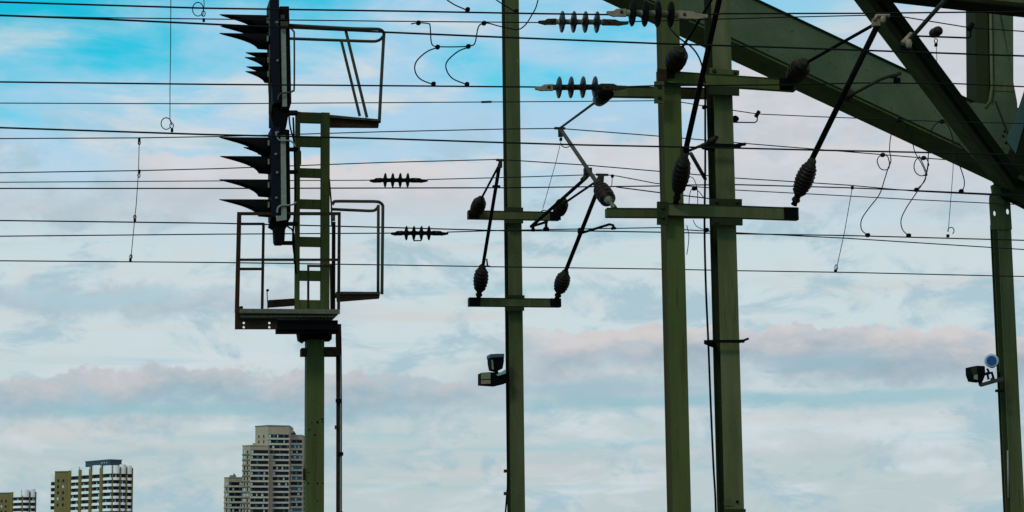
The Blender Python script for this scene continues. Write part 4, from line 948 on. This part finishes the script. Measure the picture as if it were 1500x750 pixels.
# conduit beside the lower post
tb([(495.5, 475), (496.3, 515), (496.8, 590), (496.6, 790)], 6.4, MA+.1, 'cable_trunking', RUST)
mb = MB(); mb.beam(P(499.3, 520, MA+.02), P(498.6, 790, MA+.02), .02, mm(1.6, MA)); mb.build('trunking_edge', GREY, mast)
for x, y in ((495, 587), (497.5, 665), (497, 752)):
    mb = MB(); mb.cbox(P(x+1, y, MA+.02), AX*mm(8, MA), AY*.06, AZV*mm(5, MA)); mb.build('clip', BLACK, mast)
mb = MB(); mb.cbox(P(491.5, 626, MA+.05), AX*.02, AY*.03, AZV*.05); mb.build('clip', GREYD, mast)
tb([(492.5, 521), (499, 535)], 1.6, MA+.05, 'cable', CABLE)
bx(442, 509.5, 449.2, 520.5, MA-.02, .22, 'clamp_band', RUST); bx(475.6, 508, 499, 520.5, MA-.03, .22, 'clamp_band', RUST)
mb = MB(); mb.lathe(P(446, 695, MA-.0), P(447.5, 695, MA+.0), [(0, .05), (1, .09)], 14); 
mb = MB(); mb.cbox(P(446.8, 695, MA+.1), AX*.05, AY*.08, AZV*.15); mb.build('side_box', RUST, mast, .01)

# ------------------------------------------------------------------ floodlights and boxes on the poles
fl = thing('floodlight', P(728, 548, 32.9), 'small black floodlight on an olive junction box at the slim middle pole', 'floodlight', 'small pole mounted floodlights')
pr('lamp_body', [(718.5, 519), (727, 518), (738.5, 518), (738.5, 529), (736.5, 540), (730, 543), (721, 541), (719, 531)], 32.75, .28, BLACK, fl, .01)
pr('visor', [(718.2, 518.5), (738.8, 518), (738.8, 523), (718.2, 524)], 32.70, .30, NAVYR, fl, .006)
mb = MB(); mb.tube([P(727, 541, 32.9), P(727, 547, 32.9)], .03, 8); mb.build('swivel', BLACK, fl)
pr('bracket', [(720, 527), (722, 527), (723.5, 541), (721, 541)], 32.68, .02, OLIVEB, fl)
pr('junction_box', [(704.5, 546), (719, 545), (742, 546), (742, 561), (727, 564.5), (704.5, 563)], 32.75, .26, BLACK, fl, .004)
pr('cover', [(705, 546.5), (718.5, 545.8), (718.5, 555), (705, 555.3)], 32.73, .02, OLIVEB, fl); pr('cover', [(705, 556.5), (718.5, 556.5), (718.5, 562), (705, 562.5)], 32.73, .02, BRASS, fl)
pr('arm', [(727, 549), (741, 541), (741, 547), (730, 550.5)], 32.70, .04, TEALB, fl)
f2 = thing('floodlight', P(1450, 560, 41.6), 'pair of small lamps, one with a blue lens, on the far right post', 'floodlight', 'small pole mounted floodlights')
LA = 41.6
q = P(1452.5, 528.5, LA-.2); dv = (Vector((-.25, -1, -.12))).normalized()
mb = MB(); mb.lathe(q-dv*.42+AZV*-.08, q, [(0, .06), (.15, .10), (.7, .125), (1, .14)], 24); mb.build('lamp_body', BLACK, f2)
mb = MB(); mb.lathe(q-dv*.02, q+dv*.03, [(0, .150), (.7, .150), (1, .120), (1, .11)], 28); rim = mb.build('rim', RIM, f2)
mb = MB(); mb.lathe(q+dv*.031, q+dv*.036, [(0, .108), (1, .105)], 28); mb.build('lens', LENS, rim)
pr('lamp_body', [(1423, 537), (1432, 535.5), (1443, 536), (1444, 548), (1440, 559), (1427, 557.5), (1423.5, 548)], LA-.15, .32, BLACK, f2, .015)
pr('cover', [(1423.5, 538), (1431, 537), (1431.5, 549), (1426, 549.5), (1424, 545)], LA-.19, .03, GREEND, f2); pr('cover', [(1427, 549.5), (1432, 548), (1432.5, 556), (1427.5, 555.5)], LA-.19, .03, GREY, f2)
mb = MB(); mb.tube([P(1435, 556, LA), P(1437, 565, LA)], .045, 10); mb.tube([P(1443, 548, LA), P(1453, 546, LA), P(1456, 557, LA)], .03, 8); mb.build('swivel', BLACK, f2)
mb = MB(); mb.beam(P(1437, 564, LA-.1), P(1468, 555, LA-.1), .12, mm(5.6, LA)); mb.beam(P(1452, 558, LA-.17), P(1455, 556, LA-.17), .02, .10); mb.build('arm', GREYD, f2)
mb = MB()
for a, b in (((1446, 545), (1448, 556)), ((1463, 545), (1463, 556)), ((1450, 548), (1446, 540))): mb.beam(P(*a, LA-.1), P(*b, LA-.1), .05, .03)
mb.build('yoke', BLACK, f2)
mb = MB(); mb.beam(P(1458.5, 572.5, LA-.1), P(1470, 572.5, LA-.1), .06, .055); mb.build('peg', BLACK, f2)
